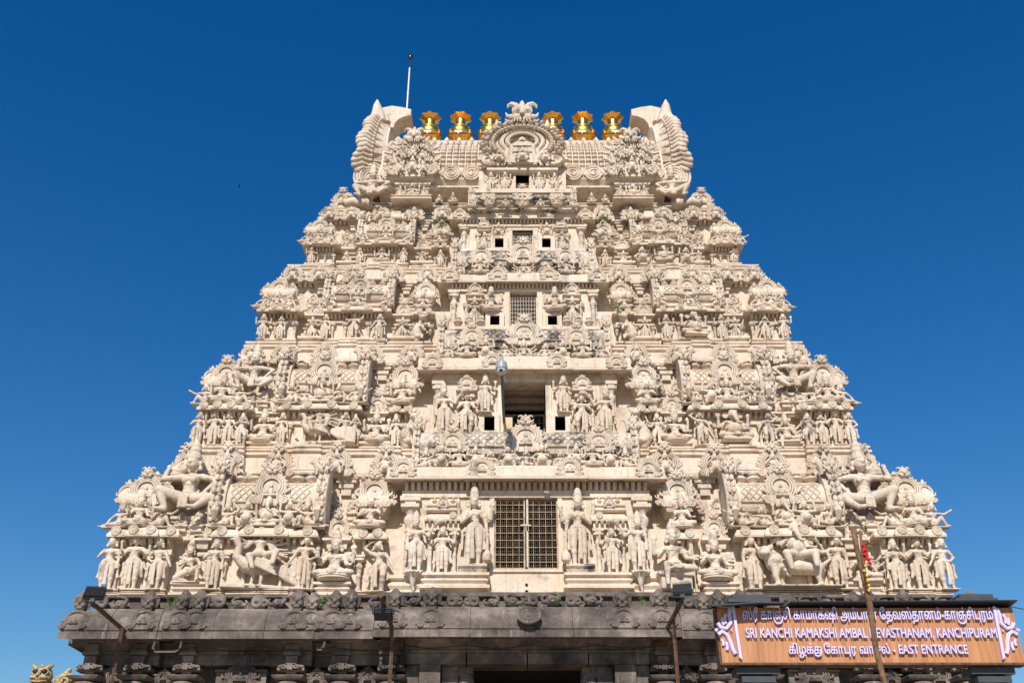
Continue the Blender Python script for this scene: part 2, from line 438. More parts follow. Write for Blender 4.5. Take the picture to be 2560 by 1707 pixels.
def f_attendant(): return standing(True, [DOWN(-1), CHEST(1)], 'tall', .6, -.06)
def f_attendant2(): return standing(False, [HIP(1), (-1, (-.15,-.01,.07), (-.21,-.03,-.06))], 'tall', -.5, .05)
def f_whisk(): return standing(True, [DOWN(-1), (1, (.185,-.02,.12), (.24,-.05,.24), 'whisk', 1)], 'tall', .5, -.07, turn=.4)
def f_deity(): return standing(False, [UP(-1,'conch'), UP(1,'disc'), FRONT(-1), FRONT(1)], 'tall')
def f_guardian():
    F = standing(True, [(-1,(-.20,.02,.12),(-.205,-.02,.30),'conch'), (1,(.20,.02,.11),(.225,-.02,.24),'disc'), (-1,(-.16,-.02,.07),(-.05,-.10,.12)), (1,(.14,0,.06),(.155,-.03,-.09))], 'tall', .5, -.03, turn=.3)
    F.lathe([(.03,0),(.055,.02),(.06,.06),(.052,.11),(.03,.135),(.022,.15),(.018,.30),(.026,.34)], 10, (.17,-.03,.03)); return F
def f_dancer(): return standing(True, [OVER(-1), (1,(.16,0,.08),(.20,-.02,-.06))], 'bun', .9, -.12, True)
def f_dance4(): return standing(False, [OUTUP(-1), OUTUP(1,'trident'), CHEST(-1), OFFER(1)], 'tall', .3, .0, True)
def f_flute(): return standing(False, [(-1,(-.15,-.05,.11),(.03,-.12,.235)), (1,(.17,-.05,.13),(.12,-.12,.245))], 'ball', -.5, .06, True)
def cross(F, s, z=.0, one_down=False, wide=1.0):
    hz = z+.10*s
    for q in (-1,1):
        if one_down and q < 0:
            k = (-.12*s,-.13*s,z+.10*s); leg(F, (-.05*s,-.02*s,hz), k, (-.13*s,-.15*s,z-.17*s), s*.95); continue
        k = (q*.21*s*wide,-.09*s,z+.065*s); a = (-q*.02*s,-.15*s,z+.045*s)
        F.cap((q*.05*s,0,hz), k, .062*s, .048*s, 10); F.cap(k, a, .045*s, .026*s, 9)
        F.cap(a, (-q*.08*s,-.16*s,z+.04*s), .022*s, .018*s, 7)
        for t in (.35,.7):
            c = Vector((q*.05*s,0,hz)).lerp(Vector(k), t); F.ell(c, (.012*s,.064*s,.064*s), 8, 6)
    F.tube([(0,-.12*s,z+.07*s),(0,-.185*s,z+.05*s),(0,-.19*s,z+.02*s)], [.05*s,.06*s,.03*s], 8, .6)
def seated(arms, fem=False, one_down=False, crown='tall', base='lotus', belly=0, ele=False, s=1.52):
    F = MB(); z = .085
    if base == 'lotus':
        F.lathe([(.20,0),(.26,.025),(.30,.05),(.27,.07),(.31,.09),(.29,.11)], 18, (0,-.05,0), 0, 1, .75); z = .08
    else: F.box(-.29,.29,-.24,.12,0,.07); F.box(-.26,.26,-.22,.1,.07,.09); z = .065
    cross(F, s*.95, z, one_down); upper(F, (0,0,z+.12*s), s, fem, 0, crown, arms, belly, ele)
    return F
def f_seat4(): return seated([UP(-1,'conch'), UP(1,'disc'), FRONT(-1), OFFER(1)])
def f_seat2(): return seated([FRONT(-1), OFFER(1)], True)
def f_seat_lute(): return seated([(-1,(-.17,-.02,.10),(-.07,-.12,.10)), (1,(.18,-.02,.12),(.17,-.12,.18))], True, crown='bun')
def f_lalita(): 
    F = MB(); s = 1.35; z = .30
    F.box(-.27,.27,-.14,.14,.22,.29); F.box(-.23,.23,-.10,.12,0,.22)
    cross(F, s*.95, z-.03, True); upper(F, (0,0,z+.11*s), s, False, 0, 'tall', [UP(-1,'disc'), UP(1,'conch'), FRONT(-1), OFFER(1,'staff')]); return F
def f_ganesha(): return seated([UP(-1,'disc'), UP(1,'conch'), FRONT(-1), OFFER(1)], belly=1.45, ele=True, base='box')
def f_fierce():
    F = MB(); s = 1.3
    F.box(-.28,.28,-.2,.12,0,.06)
    cross(F, s*.95, .06, True); 
    arms = [(q,(q*.2,.02,.20-.10*k),(q*(.29+.02*k),-.02,.30-.13*k),'staff' if k==0 else None) for q in (-1,1) for k in range(3)] + [FRONT(-1)]
    upper(F, (0,0,.06+.12*s), s, False, 0, 'tall', arms); return F
def f_dwarf():
    F = MB(); s = 1.85
    for q in (-1,1):
        F.cap((q*.09,0,.22),(q*.26,-.14,.26),.115,.085,10); F.cap((q*.26,-.14,.26),(q*.20,-.12,.05),.08,.055,9)
        F.cap((q*.20,-.12,.04),(q*.23,-.23,.03),.05,.04,7)
    upper(F, (0,0,.27), s*.98, False, 0, 'ball', [(-1,(-.19,0,.10),(-.155,-.11,.03)),(1,(.18,0,.13),(.12,-.13,.20))], 1.35); return F
def f_dwarf_up():
    F = MB(); s = 1.7
    for q in (-1,1):
        F.cap((q*.09,0,.22),(q*.24,-.12,.26),.11,.085,10); F.cap((q*.24,-.12,.26),(q*.2,-.10,.05),.08,.055,9)
        F.cap((q*.20,-.10,.04),(q*.24,-.2,.03),.05,.04,7)
    upper(F, (0,0,.27), s, False, 0, 'ball', [(-1,(-.19,0,.22),(-.17,-.03,.37)),(1,(.19,0,.22),(.17,-.03,.37))], 1.3); return F
def f_lean():     # one knee up, other leg stretched sideways, arm raised
    F = MB(); s = 1.45
    F.box(-.3,.42,-.12,.12,0,.03)
    F.cap((-.05,0,.14),(-.20,-.10,.33),.085,.06,10); F.cap((-.20,-.10,.33),(-.22,-.12,.06),.058,.034,9); F.cap((-.22,-.12,.05),(-.30,-.16,.04),.035,.025,7)
    F.cap((.06,-.02,.14),(.26,-.08,.12),.085,.06,10); F.cap((.26,-.08,.12),(.45,-.08,.06),.056,.034,9); F.cap((.45,-.08,.06),(.52,-.1,.05),.032,.024,7)
    upper(F, (0,0,.18), s, True, -.10, 'tall', [(-1,(-.21,0,.30),(-.10,-.03,.43)),(1,(.19,0,.10),(.22,-.04,-.03))], turn=.4); return F
def f_lean2():
    F = MB(); s = 1.45
    F.box(-.3,.42,-.12,.12,0,.03)
    F.cap((-.05,0,.14),(-.22,-.12,.14),.085,.06,10); F.cap((-.22,-.12,.14),(-.05,-.17,.07),.058,.034,9)
    F.cap((.06,-.02,.14),(.22,-.10,.32),.085,.06,10); F.cap((.22,-.10,.32),(.33,-.1,.06),.056,.034,9); F.cap((.33,-.1,.05),(.42,-.12,.04),.032,.024,7)
    upper(F, (0,0,.18), s, True, .08, 'bun', [(-1,(-.17,0,.05),(-.19,-.03,-.06)),(1,(.22,-.02,.18),(.32,-.06,.24))]); return F
def f_kneel():
    F = MB(); s = 1.25
    F.box(-.25,.28,-.16,.14,0,.03)
    F.cap((-.05,0,.30),(-.20,-.12,.12),.085,.06,10); F.cap((-.20,-.12,.09),(-.02,.0,.07),.055,.035,9)
    F.cap((.06,0,.30),(.22,-.12,.36),.085,.06,10); F.cap((.22,-.12,.36),(.20,-.10,.07),.056,.034,9); F.cap((.20,-.1,.06),(.24,-.18,.05),.03,.024,7)
    upper(F, (0,0,.32), s, False, -.03, 'cone', [(-1,(-.15,-.03,.09),(.0,-.12,.12)),(1,(.17,-.02,.10),(.19,-.1,.02))]); return F
def f_atlante(fem=True, crown='cone'):
    F = MB(); s = 1.55
    # squatting with knees apart, one hand on the hip, the other holding up the cornice
    F.cap((-.06,0,.24),(-.36,-.16,.34),.10,.075,12); F.cap((-.36,-.16,.34),(-.25,-.14,.07),.07,.042,10); F.cap((-.25,-.14,.05),(-.34,-.22,.04),.042,.028,8)
    F.cap((.07,0,.24),(.38,-.16,.20),.10,.075,12); F.cap((.38,-.16,.20),(.20,-.2,.06),.07,.042,10); F.cap((.2,-.2,.05),(.12,-.28,.04),.04,.028,8)
    for t in (.35,.7):
        F.ell(Vector((-.06,0,.24)).lerp(Vector((-.36,-.16,.34)),t),(.02,.098,.098),8,6); F.ell(Vector((.07,0,.24)).lerp(Vector((.38,-.16,.20)),t),(.02,.098,.098),8,6)
    F.tube([(0,-.10,.26),(0,-.17,.2),(0,-.16,.06)], [.05,.07,.08], 8, .5)
    upper(F, (0,0,.27), s, fem, .02, crown, [(-1,(-.25,-.02,.19),(-.24,.02,.31)),(1,(.26,-.02,.16),(.18,-.08,.03))], turn=-.2); return F
def f_atlante_man(): return f_atlante(False, 'cone')
def bird(F, s=1.0):
    F.ell((0,0,.30*s), (.20*s,.12*s,.13*s), 12, 8)
    F.tube([(-.14*s,0,.33*s),(-.24*s,-.02*s,.42*s),(-.22*s,-.04*s,.55*s),(-.27*s,-.05*s,.66*s),(-.32*s,-.06*s,.64*s)], [.09*s,.055*s,.042*s,.045*s,.016*s], 9, 1, True)
    for k in range(5):
        F.cap((-.02*s,-.12*s,.36*s-.02*k*s),(.14*s+.02*k*s,-.14*s,.33*s-.045*k*s), .028*s, .016*s, 6)
    for k in range(7):
        t = -.14+.045*k
        F.tube([(.16*s,0,.28*s),(.34*s,-.01,.22*s+t*.6*s),(.58*s,.01,.16*s+t*s)], [.035*s,.045*s,.05*s], 7, .6, True)
    for q in (-1,1):
        F.cap((.02*s+q*.04*s,-.04*s,.2*s),(.0*s+q*.05*s,-.05*s,.02*s), .028*s, .016*s, 7); F.cap((q*.05*s,-.05*s,.02*s),(-.06*s+q*.06*s,-.1*s,.01*s), .016*s, .01*s, 6)
def f_peacock():
    F = MB(); bird(F, .95); s = .78
    F.cap((0,-.05,.42),(-.08,-.18,.36),.055,.04); F.cap((-.08,-.18,.36),(-.03,-.2,.2),.04,.025); F.cap((.06,-.03,.42),(.18,-.12,.44),.055,.04); F.cap((.18,-.12,.44),(.16,-.15,.28),.04,.025)
    arms = [(1,(.20,.02,.22-.07*k),(.31+.01*k,-.02,.28-.11*k)) for k in range(5)] + [(-1,(-.19,.0,.18-.05*k),(-.29,-.03,.26-.11*k)) for k in range(3)]
    upper(F, (0,0,.46), s, False, 0, 'tall', arms)
    for q in (-1,1): head(F, (q*.075*s,.01,.46+.312*s), s*.85, 'tall', q, ears=False)
    F.ell((.12,.10,.62), (.24,.03,.24), 16, 8)
    F.prism([(-.36,-.02),(.6,-.02),(.5,.02),(.2,.03),(-.3,.05),(-.34,.10),(-.30,.14),(-.36,.12)], -.06, .1); return F
def beast(F, s=1.0):
    F.cap((-.20*s,0,.30*s),(.24*s,0,.28*s), .105*s, .10*s, 12)
    F.ell((-.26*s,-.02*s,.36*s), (.12*s,.12*s,.14*s)); F.ell((-.36*s,-.06*s,.47*s), (.10*s,.10*s,.10*s)); F.ell((-.40*s,-.14*s,.44*s), (.06*s,.06*s,.05*s))
    for q in (-1,1): F.ell((-.36*s+q*.045*s,-.14*s,.51*s), .028*s); F.cap((-.36*s+q*.08*s,-.04*s,.54*s),(-.36*s+q*.10*s,-.02*s,.6*s), .03*s, .012*s)
    for k in range(7): F.ell((-.30*s+.03*k*s,-.09*s,.52*s-.06*k*s), .035*s)
    for x, y in ((-.26,-.08),(-.16,.06),(.24,-.08),(.30,.06)):
        F.cap((x*s,y*s,.26*s),((x-.02)*s,(y-.01)*s,.14*s), .062*s, .04*s); F.cap(((x-.02)*s,(y-.01)*s,.14*s),((x+.01)*s,y*s,.03*s), .038*s, .03*s); F.ell(((x-.01)*s,(y-.03)*s,.02*s), (.05*s,.055*s,.025*s))
    F.tube([(.32*s,0,.32*s),(.42*s,0,.40*s),(.40*s,0,.5*s),(.34*s,0,.5*s)], [.03*s,.025*s,.025*s,.03*s], 7, 1, True)
def f_lion_rider():
    F = MB(); beast(F, .95); s = .95
    F.cap((-.02,-.06,.42),(-.14,-.2,.40),.065,.05); F.cap((-.14,-.2,.40),(-.10,-.2,.2),.05,.03); F.cap((.06,-.06,.42),(.19,-.18,.42),.065,.05); F.cap((.19,-.18,.42),(.18,-.2,.24),.05,.03)
    upper(F, (.02,-.02,.46), s, False, 0, 'tall', [UP(-1,'disc'),UP(1,'conch'),FRONT(-1),OFFER(1)], 1.35, True)
    F.box(-.42,.46,-.14,.12,-.01,.012); return F
def f_yali():      # rearing scaled beast
    F = MB()
    F.tube([(.10,0,.04),(.16,0,.22),(.10,-.02,.45),(-.02,-.06,.62),(-.05,-.1,.75)], [.10,.15,.14,.11,.10], 10, 1, True)
    F.ell((-.06,-.16,.82), (.11,.12,.11)); F.ell((-.08,-.27,.78), (.07,.07,.055))
    for q in (-1,1): F.ell((-.06+q*.06,-.24,.86), .032); F.tube([(-.06+q*.07,-.14,.9),(-.06+q*.12,-.12,.98),(-.06+q*.08,-.14,1.02)], [.035,.028,.012], 6, 1, True)
    for k in range(9):
        z = .16+.06*k
        for j in range(4): F.ell((-.06+.07*j+.05*math.sin(k),-.13+.02*abs(j-1.5),z), (.035,.02,.028), 6, 4)
    F.cap((-.08,-.1,.58),(-.24,-.2,.56),.06,.045); F.cap((-.24,-.2,.56),(-.26,-.22,.42),.045,.03); F.cap((.02,-.12,.5),(-.08,-.24,.44),.06,.04); F.cap((-.08,-.24,.44),(-.1,-.26,.32),.04,.03)
    F.cap((.1,-.08,.14),(-.06,-.16,.14),.08,.05); F.cap((-.06,-.16,.14),(-.06,-.18,.03),.045,.04); return F
def f_cow():
    F = MB(); beast(F, 1.3); return F
STATUES = {}   # kind -> (builder, voxel, object name)
for k_, fn, vx, nm in (('attendant',f_attendant,.0125,'standing_statue'),('attendant2',f_attendant2,.0125,'standing_statue'),('whisk',f_whisk,.0125,'standing_statue'),
    ('deity',f_deity,.0125,'standing_statue'),('guardian',f_guardian,.010,'guardian_statue'),('dancer',f_dancer,.0125,'dancing_statue'),('dance4',f_dance4,.0125,'dancing_statue'),
    ('flute',f_flute,.0125,'standing_statue'),('seat4',f_seat4,.014,'seated_statue'),('seat2',f_seat2,.014,'seated_statue'),('seat_lute',f_seat_lute,.014,'seated_statue'),
    ('lalita',f_lalita,.014,'seated_statue'),('ganesha',f_ganesha,.014,'seated_statue'),('fierce',f_fierce,.014,'seated_statue'),('dwarf',f_dwarf,.017,'dwarf_statue'),('dwarf_up',f_dwarf_up,.017,'dwarf_statue'),
    ('lean',f_lean,.015,'reclining_statue'),('lean2',f_lean2,.015,'reclining_statue'),('kneel',f_kneel,.014,'kneeling_statue'),('atlante',f_atlante,.0125,'crouching_statue'),
    ('atlante_man',f_atlante_man,.013,'crouching_statue'),('peacock',f_peacock,.012,'peacock_statue'),('lion',f_lion_rider,.013,'lion_statue'),('yali',f_yali,.016,'beast_statue'),('cow',f_cow,.018,'animal_statue')):
    STATUES[k_] = (fn, vx, nm)
def statue_mesh(kind):
    fn, vx, nm = STATUES[kind]
    return shared('st_'+kind, lambda: remesh(fn(), nm, CARVE, vx*.84, .55, 1))
# ------------------------------------------------------------------ ornament kit (unit sized, facing -y)
def spiral(cx, cz, r, turns, q=1, y=0, n=14, a0=0.0):
    return [(cx+q*r*(1-.8*k/n)*math.cos(a0+2*math.pi*turns*k/n), y-.03*k/n, cz+r*(1-.8*k/n)*math.sin(a0+2*math.pi*turns*k/n)) for k in range(n+1)]
def arc(cx, cz, r, a0, a1, y, n=14, sx=1.0): return [(cx+r*sx*math.cos(R(a0+(a1-a0)*k/n)), y, cz+r*math.sin(R(a0+(a1-a0)*k/n))) for k in range(n+1)]
def from_mesh(me):
    m = MB(); m.v = [tuple(v.co) for v in me.vertices]; m.f = [tuple(p.vertices) for p in me.polygons]; return m
def k_kudu(arcs=3, beads=True, boss=True, finial=True):
    F = MB(); c = .58
    def shoe(r, flare, y):
        up = [(x, y, z) for x, _, z in arc(0, c, r, 222, -42, 0, 16)]
        x0, z0 = up[0][0], up[0][2]
        return [(-(.34+flare),y,.03),(-(.30+flare*.8),y,.12)]+up+[((.30+flare*.8),y,.12),((.34+flare),y,.03)]
    # plate with an open niche: ring of the arch, thin back
    out = [(x, z) for x, _, z in shoe(.44, .10, 0)]
    F.prism(out, .0, .12)
    for i in range(arcs):
        F.tube(shoe(.42-.075*i, .08-.085*i, -.035-.012*i), [.03]+[.040-.003*i]*19+[.03], 5)
    for q in (-1, 1):
        F.tube(spiral(q*.42, .15, .15, 1.7, q, -.05), .036, 5); F.ell((q*.42,-.02,.15), (.13,.06,.13), 8, 5)
        F.tube([(q*.42,-.02,.40),(q*.53,-.03,.46),(q*.55,-.03,.60)], [.05,.045,.012], 6)
    if beads:
        for k in range(15):
            t = R(-28+236*k/14); F.ell((.475*math.cos(t),-.02,c+.475*math.sin(t)), (.036,.05,.036), 5, 4)
    if boss:
        F.ell((0,-.03,.42), (.085,.07,.13), 8, 6); F.ell((0,-.04,.60), (.055,.055,.065), 8, 6); F.tube([(0,-.03,.64),(0,-.03,.72)], [.045,.012], 7)
        for q in (-1,1): F.tube([(q*.07,-.04,.50),(q*.13,-.05,.42),(q*.08,-.08,.38)], .025, 5); F.ell((q*.10,-.06,.30), (.12,.07,.05), 8, 5)
    if finial:
        F.tube([(0,0,.98),(0,-.02,1.06),(0,-.02,1.13),(0,-.02,1.22),(0,-.02,1.30)], [.08,.13,.10,.07,.015], 8, .7)
        for q in (-1,1): F.tube([(q*.06,-.02,1.02),(q*.16,-.03,1.08),(q*.18,-.03,1.16)], [.05,.045,.015], 6)
    return F
def k_face():
    F = MB()
    F.ell((0,0,.42), (.36,.22,.36), 12, 8)
    for q in (-1,1):
        F.ell((q*.17,-.20,.50), (.14,.13,.14), 12, 8); F.ell((q*.17,-.31,.49), (.065,.05,.065), 8, 6)
        F.tube(arc(q*.17,.50,.16,0,360,-.22,12), .028, 5)
        F.tube([(q*.10,-.12,.66),(q*.22,-.14,.76),(q*.36,-.10,.84),(q*.48,-.06,.80),(q*.50,-.06,.70)], [.08,.10,.09,.06,.02], 7)
        F.ell((q*.20,-.22,.22), (.17,.13,.12), 10, 6); F.ell((q*.36,-.12,.30), (.10,.10,.10), 8, 6)
        for k in range(3): F.cap((q*(.06+.09*k),-.28,.14),(q*(.07+.10*k),-.27,.02), .04, .018, 5)
        F.tube([(q*.36,0,.36),(q*.50,0,.42),(q*.56,0,.56)], [.09,.07,.015], 6)
        F.tube([(q*.36,0,.22),(q*.50,0,.20),(q*.58,0,.30)], [.08,.06,.015], 6)
    F.cap((0,-.22,.62),(0,-.34,.34), .06, .085, 8); F.ell((0,-.36,.32), (.10,.06,.06), 8, 5)
    F.tube([(0,-.08,.72),(0,-.10,.86),(0,-.08,1.0)], [.11,.10,.02], 8)
    return F
def k_kudu_dwarf():
    F = k_kudu(3, True, False, False)
    d = from_mesh(shared('dwarf_small', lambda: remesh(f_dwarf(), 'd', CARVE, .028, .5, 1)))
    F.put(d, (0,-.16,.05), .78); return F
def k_kudu_dwarf_face():
    F = k_kudu_dwarf(); F.put(k_face(), (0,-.10,.92), .44); return F
def k_kudu_face():
    F = k_kudu(3, True, True, False); F.put(k_face(), (0,-.06,.96), .40); return F
def k_medal():
    F = MB(); m = [(x,z) for x,_,z in arc(0,0,.5,0,337.5,0,15)]
    F.prism(m, -.04, .1)
    F.tube(arc(0,0,.44,0,360,-.05,16), .05, 5); F.tube(arc(0,0,.24,0,360,-.05,12), .04, 5); F.ell((0,-.05,0), (.12,.08,.12), 8, 5)
    for k in range(12): t = math.pi*2*k/12; F.ell((.34*math.cos(t),-.05,.34*math.sin(t)), (.05,.04,.05), 5, 4)
    return F
def k_pot():
    return MB().lathe([(.30,0),(.36,.05),(.30,.10),(.20,.13),(.34,.20),(.46,.32),(.46,.40),(.36,.50),(.20,.56),(.18,.62),(.30,.66),(.30,.71),(.16,.76),(.10,.88),(.02,1.0)], 12)
def k_dentil():
    F = MB(); F.sprism([(-.5,.55),(-.5,1.0),(.5,1.0),(.5,0),(.3,0),(-.15,.18)], -.34, .34)
    F.tube([(0,.30,.02),(0,-.20,.16),(0,-.52,.52),(0,-.56,.9)], [.10,.12,.12,.12], 5)
    for q in (-1,1): F.tube([(q*.20,.22,.10),(q*.22,-.22,.26),(q*.24,-.5,.6),(q*.26,-.54,.92)], [.06,.09,.10,.10], 5)
    return F
def k_pilaster():      # height 1, width about .2 (capital)
    F = MB(); n = 8; r8 = math.pi/8
    F.box(-.075,.075,-.075,.1,0,.07); F.lathe([(.06,.07),(.066,.09),(.055,.11),(.055,.40),(.063,.41),(.063,.43),(.052,.44),(.052,.54),(.062,.55),(.062,.58),(.05,.60),(.066,.64),(.082,.69),(.078,.73),(.052,.76),(.05,.78),(.062,.80),(.095,.85)], 10, (0,0,0), r8)
    F.box(-.115,.115,-.115,.1,.85,.895); F.box(-.07,.07,-.08,.1,.895,.94); F.box(-.13,.13,-.10,.1,.94,1.0)
    return F
def k_minishrine():     # little aedicule: box, eave, kudu and finial. width 1, height ~1.5
    F = MB(); F.box(-.36,.36,-.12,.2,0,.45); F.loft(-.30,.30,-.14,.2,[(0,.0),(.12,.05),(.12,.12),(.04,.16)])
    F.loft(-.36,.36,-.14,.2,[(0,.42),(.14,.46),(.15,.54),(.06,.66),(-.06,.70)]); F.put(k_kudu(2,False,True,True), (0,-.20,.62), .78); return F
def k_lotus():
    F = MB(); F.lathe([(.06,-.75),(.10,-.70),(.14,-.45),(.22,-.25),(.38,-.12),(.44,-.04),(.42,0)], 14)
    F.tube([(.0,0,-.7),(.05,.02,-.9),(.02,.02,-1.05)], [.08,.06,.03], 6)
    for k in range(12): t = math.pi*2*k/12; F.ell((.40*math.cos(t),.40*math.sin(t),-.07), (.09,.09,.06), 6, 4)
    return F
def k_bracket():        # corbelled bracket with stepped blocks
    F = MB(); F.box(-.30,.30,-.25,.3,.70,1.0); F.box(-.22,.22,-.16,.3,.40,.70); F.box(-.15,.15,-.08,.3,0,.40); F.box(-.36,.36,-.32,.3,.92,1.0); return F
def k_wing():            # flared end gable of a wagon roof, seen edge-on: width .35, height 1; flares toward +x
    F = MB()
    p0 = [(-.30,0),(-.40,.20),(-.42,.42),(-.34,.66),(-.18,.84),(.0,.93),(.25,.9),(.25,0)]
    p1 = [(y*1.28-.04, z*1.08-.02) for y, z in p0]
    F.sprism(p0, 0, .10); F.sprism(p0, .098, .30, p1)
    for k in range(7):
        y, z = p0[min(k,5)] if k < 6 else p0[5]
    rim = [(.30, y*1.28-.04, z*1.08-.02) for y, z in p0[:6]]
    F.tube(rim, .045, 6)
    for i in range(5):
        a, b = Vector(rim[i]), Vector(rim[i+1])
        for t in (.2,.6): F.ell(a.lerp(b,t)+Vector((-.05,-.05,0)), (.07,.05,.06), 6, 4); F.ell(a.lerp(b,t)+Vector((-.17,-.045,0)), (.06,.04,.055), 6, 4)
    F.tube([(.05,-.25,.86),(.0,-.28,1.0),(-.10,-.3,1.08),(-.2,-.3,1.04)], [.12,.10,.08,.03], 7)
    F.put(k_face(), (.20,-.42,.80), .34)
    F.tube([(.16,-.5,.22),(.16,-.6,.12),(.16,-.52,.02)], [.10,.10,.05], 7)
    return F
def km(key, mtl=None, sm=40):
    fn = {'kudu':lambda:k_kudu(),'kudu_small':lambda:k_kudu(2,False),'kudu_face':k_kudu_face,'kudu_dwarf':k_kudu_dwarf,'kudu_dwarf_face':k_kudu_dwarf_face,'face':k_face,'medal':k_medal,
          'pot':k_pot,'dentil':k_dentil,'pilaster':k_pilaster,'mini':k_minishrine,'lotus':k_lotus,'bracket':k_bracket,'wing':k_wing}[key]
    mtl = mtl or CARVE
    return shared(key+mtl.name, lambda: fn().mesh(key, mtl, sm))
PNAME = {'kudu':'arch_ornament','kudu_small':'arch_ornament','kudu_face':'arch_ornament','kudu_dwarf':'arch_ornament','kudu_dwarf_face':'arch_ornament','face':'lion_mask','medal':'medallion',
         'pot':'pot_finial','dentil':'cornice_bracket','pilaster':'pilaster','mini':'miniature_shrine','lotus':'lotus_bracket','bracket':'corbel','wing':'gable_wing'}
def orn(parent, key, loc, s, mirror=False, rz=0, mtl=None):
    return obj(PNAME[key], km(key, mtl), parent, loc, rz, s, mirror)

# ------------------------------------------------------------------ the tower
tower = tag(empty('temple_tower'), 'tall cream stucco temple gateway tower crowded with sculpture on a dark granite storey', 'temple tower')
YM = 5.8                               # depth of the ridge; the plan is symmetric about it
ROWS = {}                              # statues gathered row by row, labelled at the end
RJ = random.Random(21)
def statue(row, kind, x, y, z, h, mirror=False, rz=0, wide=1.20, look=None):
    h *= RJ.uniform(.96,1.05); wide *= RJ.uniform(.95,1.06)
    o = obj(STATUES[kind][2], statue_mesh(kind), None, (x+RJ.uniform(-.02,.02), y, z), rz+RJ.uniform(-.16,.16), (h*wide, h*wide, h), mirror)
    ROWS.setdefault(row, []).append((x, o, kind, look)); return o

class T: pass
def tala(**k):
    t = T(); t.__dict__.update(k); return t
TL = [tala(i=1, hw=8.98, z0=7.12, zfl=7.24, zk0=8.34, zk1=8.58, zf0=10.04, zf1=10.56, zt=10.80, Yk=.60, Yf=1.35, hwf=8.10),
      tala(i=2, hw=7.92, z0=10.80, zfl=11.0, zk0=11.88, zk1=12.08, zf0=13.50, zf1=13.93, zt=14.17, Yk=1.75, Yf=2.40, hwf=7.28),
      tala(i=3, hw=7.11, z0=14.17, zfl=14.45, zk0=15.24, zk1=15.42, zf0=16.54, zf1=16.92, zt=17.15, Yk=2.75, Yf=3.30, hwf=6.70),
      tala(i=4, hw=6.35, z0=17.15, zfl=17.40, zk0=17.98, zk1=18.13, zf0=19.16, zf1=19.48, zt=19.68, Yk=3.60, Yf=4.00, hwf=6.00)]
ORD = {1:'lowest', 2:'second', 3:'third', 4:'fourth'}

def kapota(z0, z1, p=.26):
    h = z1-z0
    return [(-p,z0+.02),(-.03,z0+.015),(0,z0),(.01,z0+.045),(0,z0+.06),(-.02,z0+.45*h),(-.07,z0+.75*h),(-.15,z0+.95*h),(-p-.05,z1)]
def plinth(z0, z1):
    h = z1-z0
    return [(.02,z0),(.06,z0+.02*h),(.06,z0+.22*h),(.0,z0+.28*h),(-.03,z0+.34*h),(.03,z0+.5*h),(.03,z0+.58*h),(-.03,z0+.7*h),(-.03,z0+.78*h),(.05,z0+.84*h),(.05,z1),(-.2,z1)]
def dentils(par, x0, x1, y, z, h, step, d=None):
    n = max(1, int(round((x1-x0)/step)))
    for k in range(n):
        orn(par, 'dentil', (x0+(k+.5)*(x1-x0)/n, y, z), (step*.80, d or h*.9, h))
def lattice(x0, x1, pts, r=.012, step=.16):
    F = MB()
    def at(u, v):
        m = (len(pts)-1)*v; i = min(int(m), len(pts)-2); f = m-i
        return (u, pts[i][0]*(1-f)+pts[i+1][0]*f-.012, pts[i][1]*(1-f)+pts[i+1][1]*f)
    H = sum(math.dist(pts[i],pts[i+1]) for i in range(len(pts)-1)); n = int((x1-x0)/step)
    for k in range(-3, n+1):
        for q in (1, -1):
            path = []
            for j in range(9):
                v = j/8; u = x0+(k+ (2.4*v if q > 0 else 2.4*(1-v)))*step
                if x0 <= u <= x1: path.append(at(u, v))
            if len(path) > 1: F.tube(path, r, 4)
    for v in (0., 1.):
        F.tube([at(x0,v),at(x1,v)], r*1.6, 5)
    return F
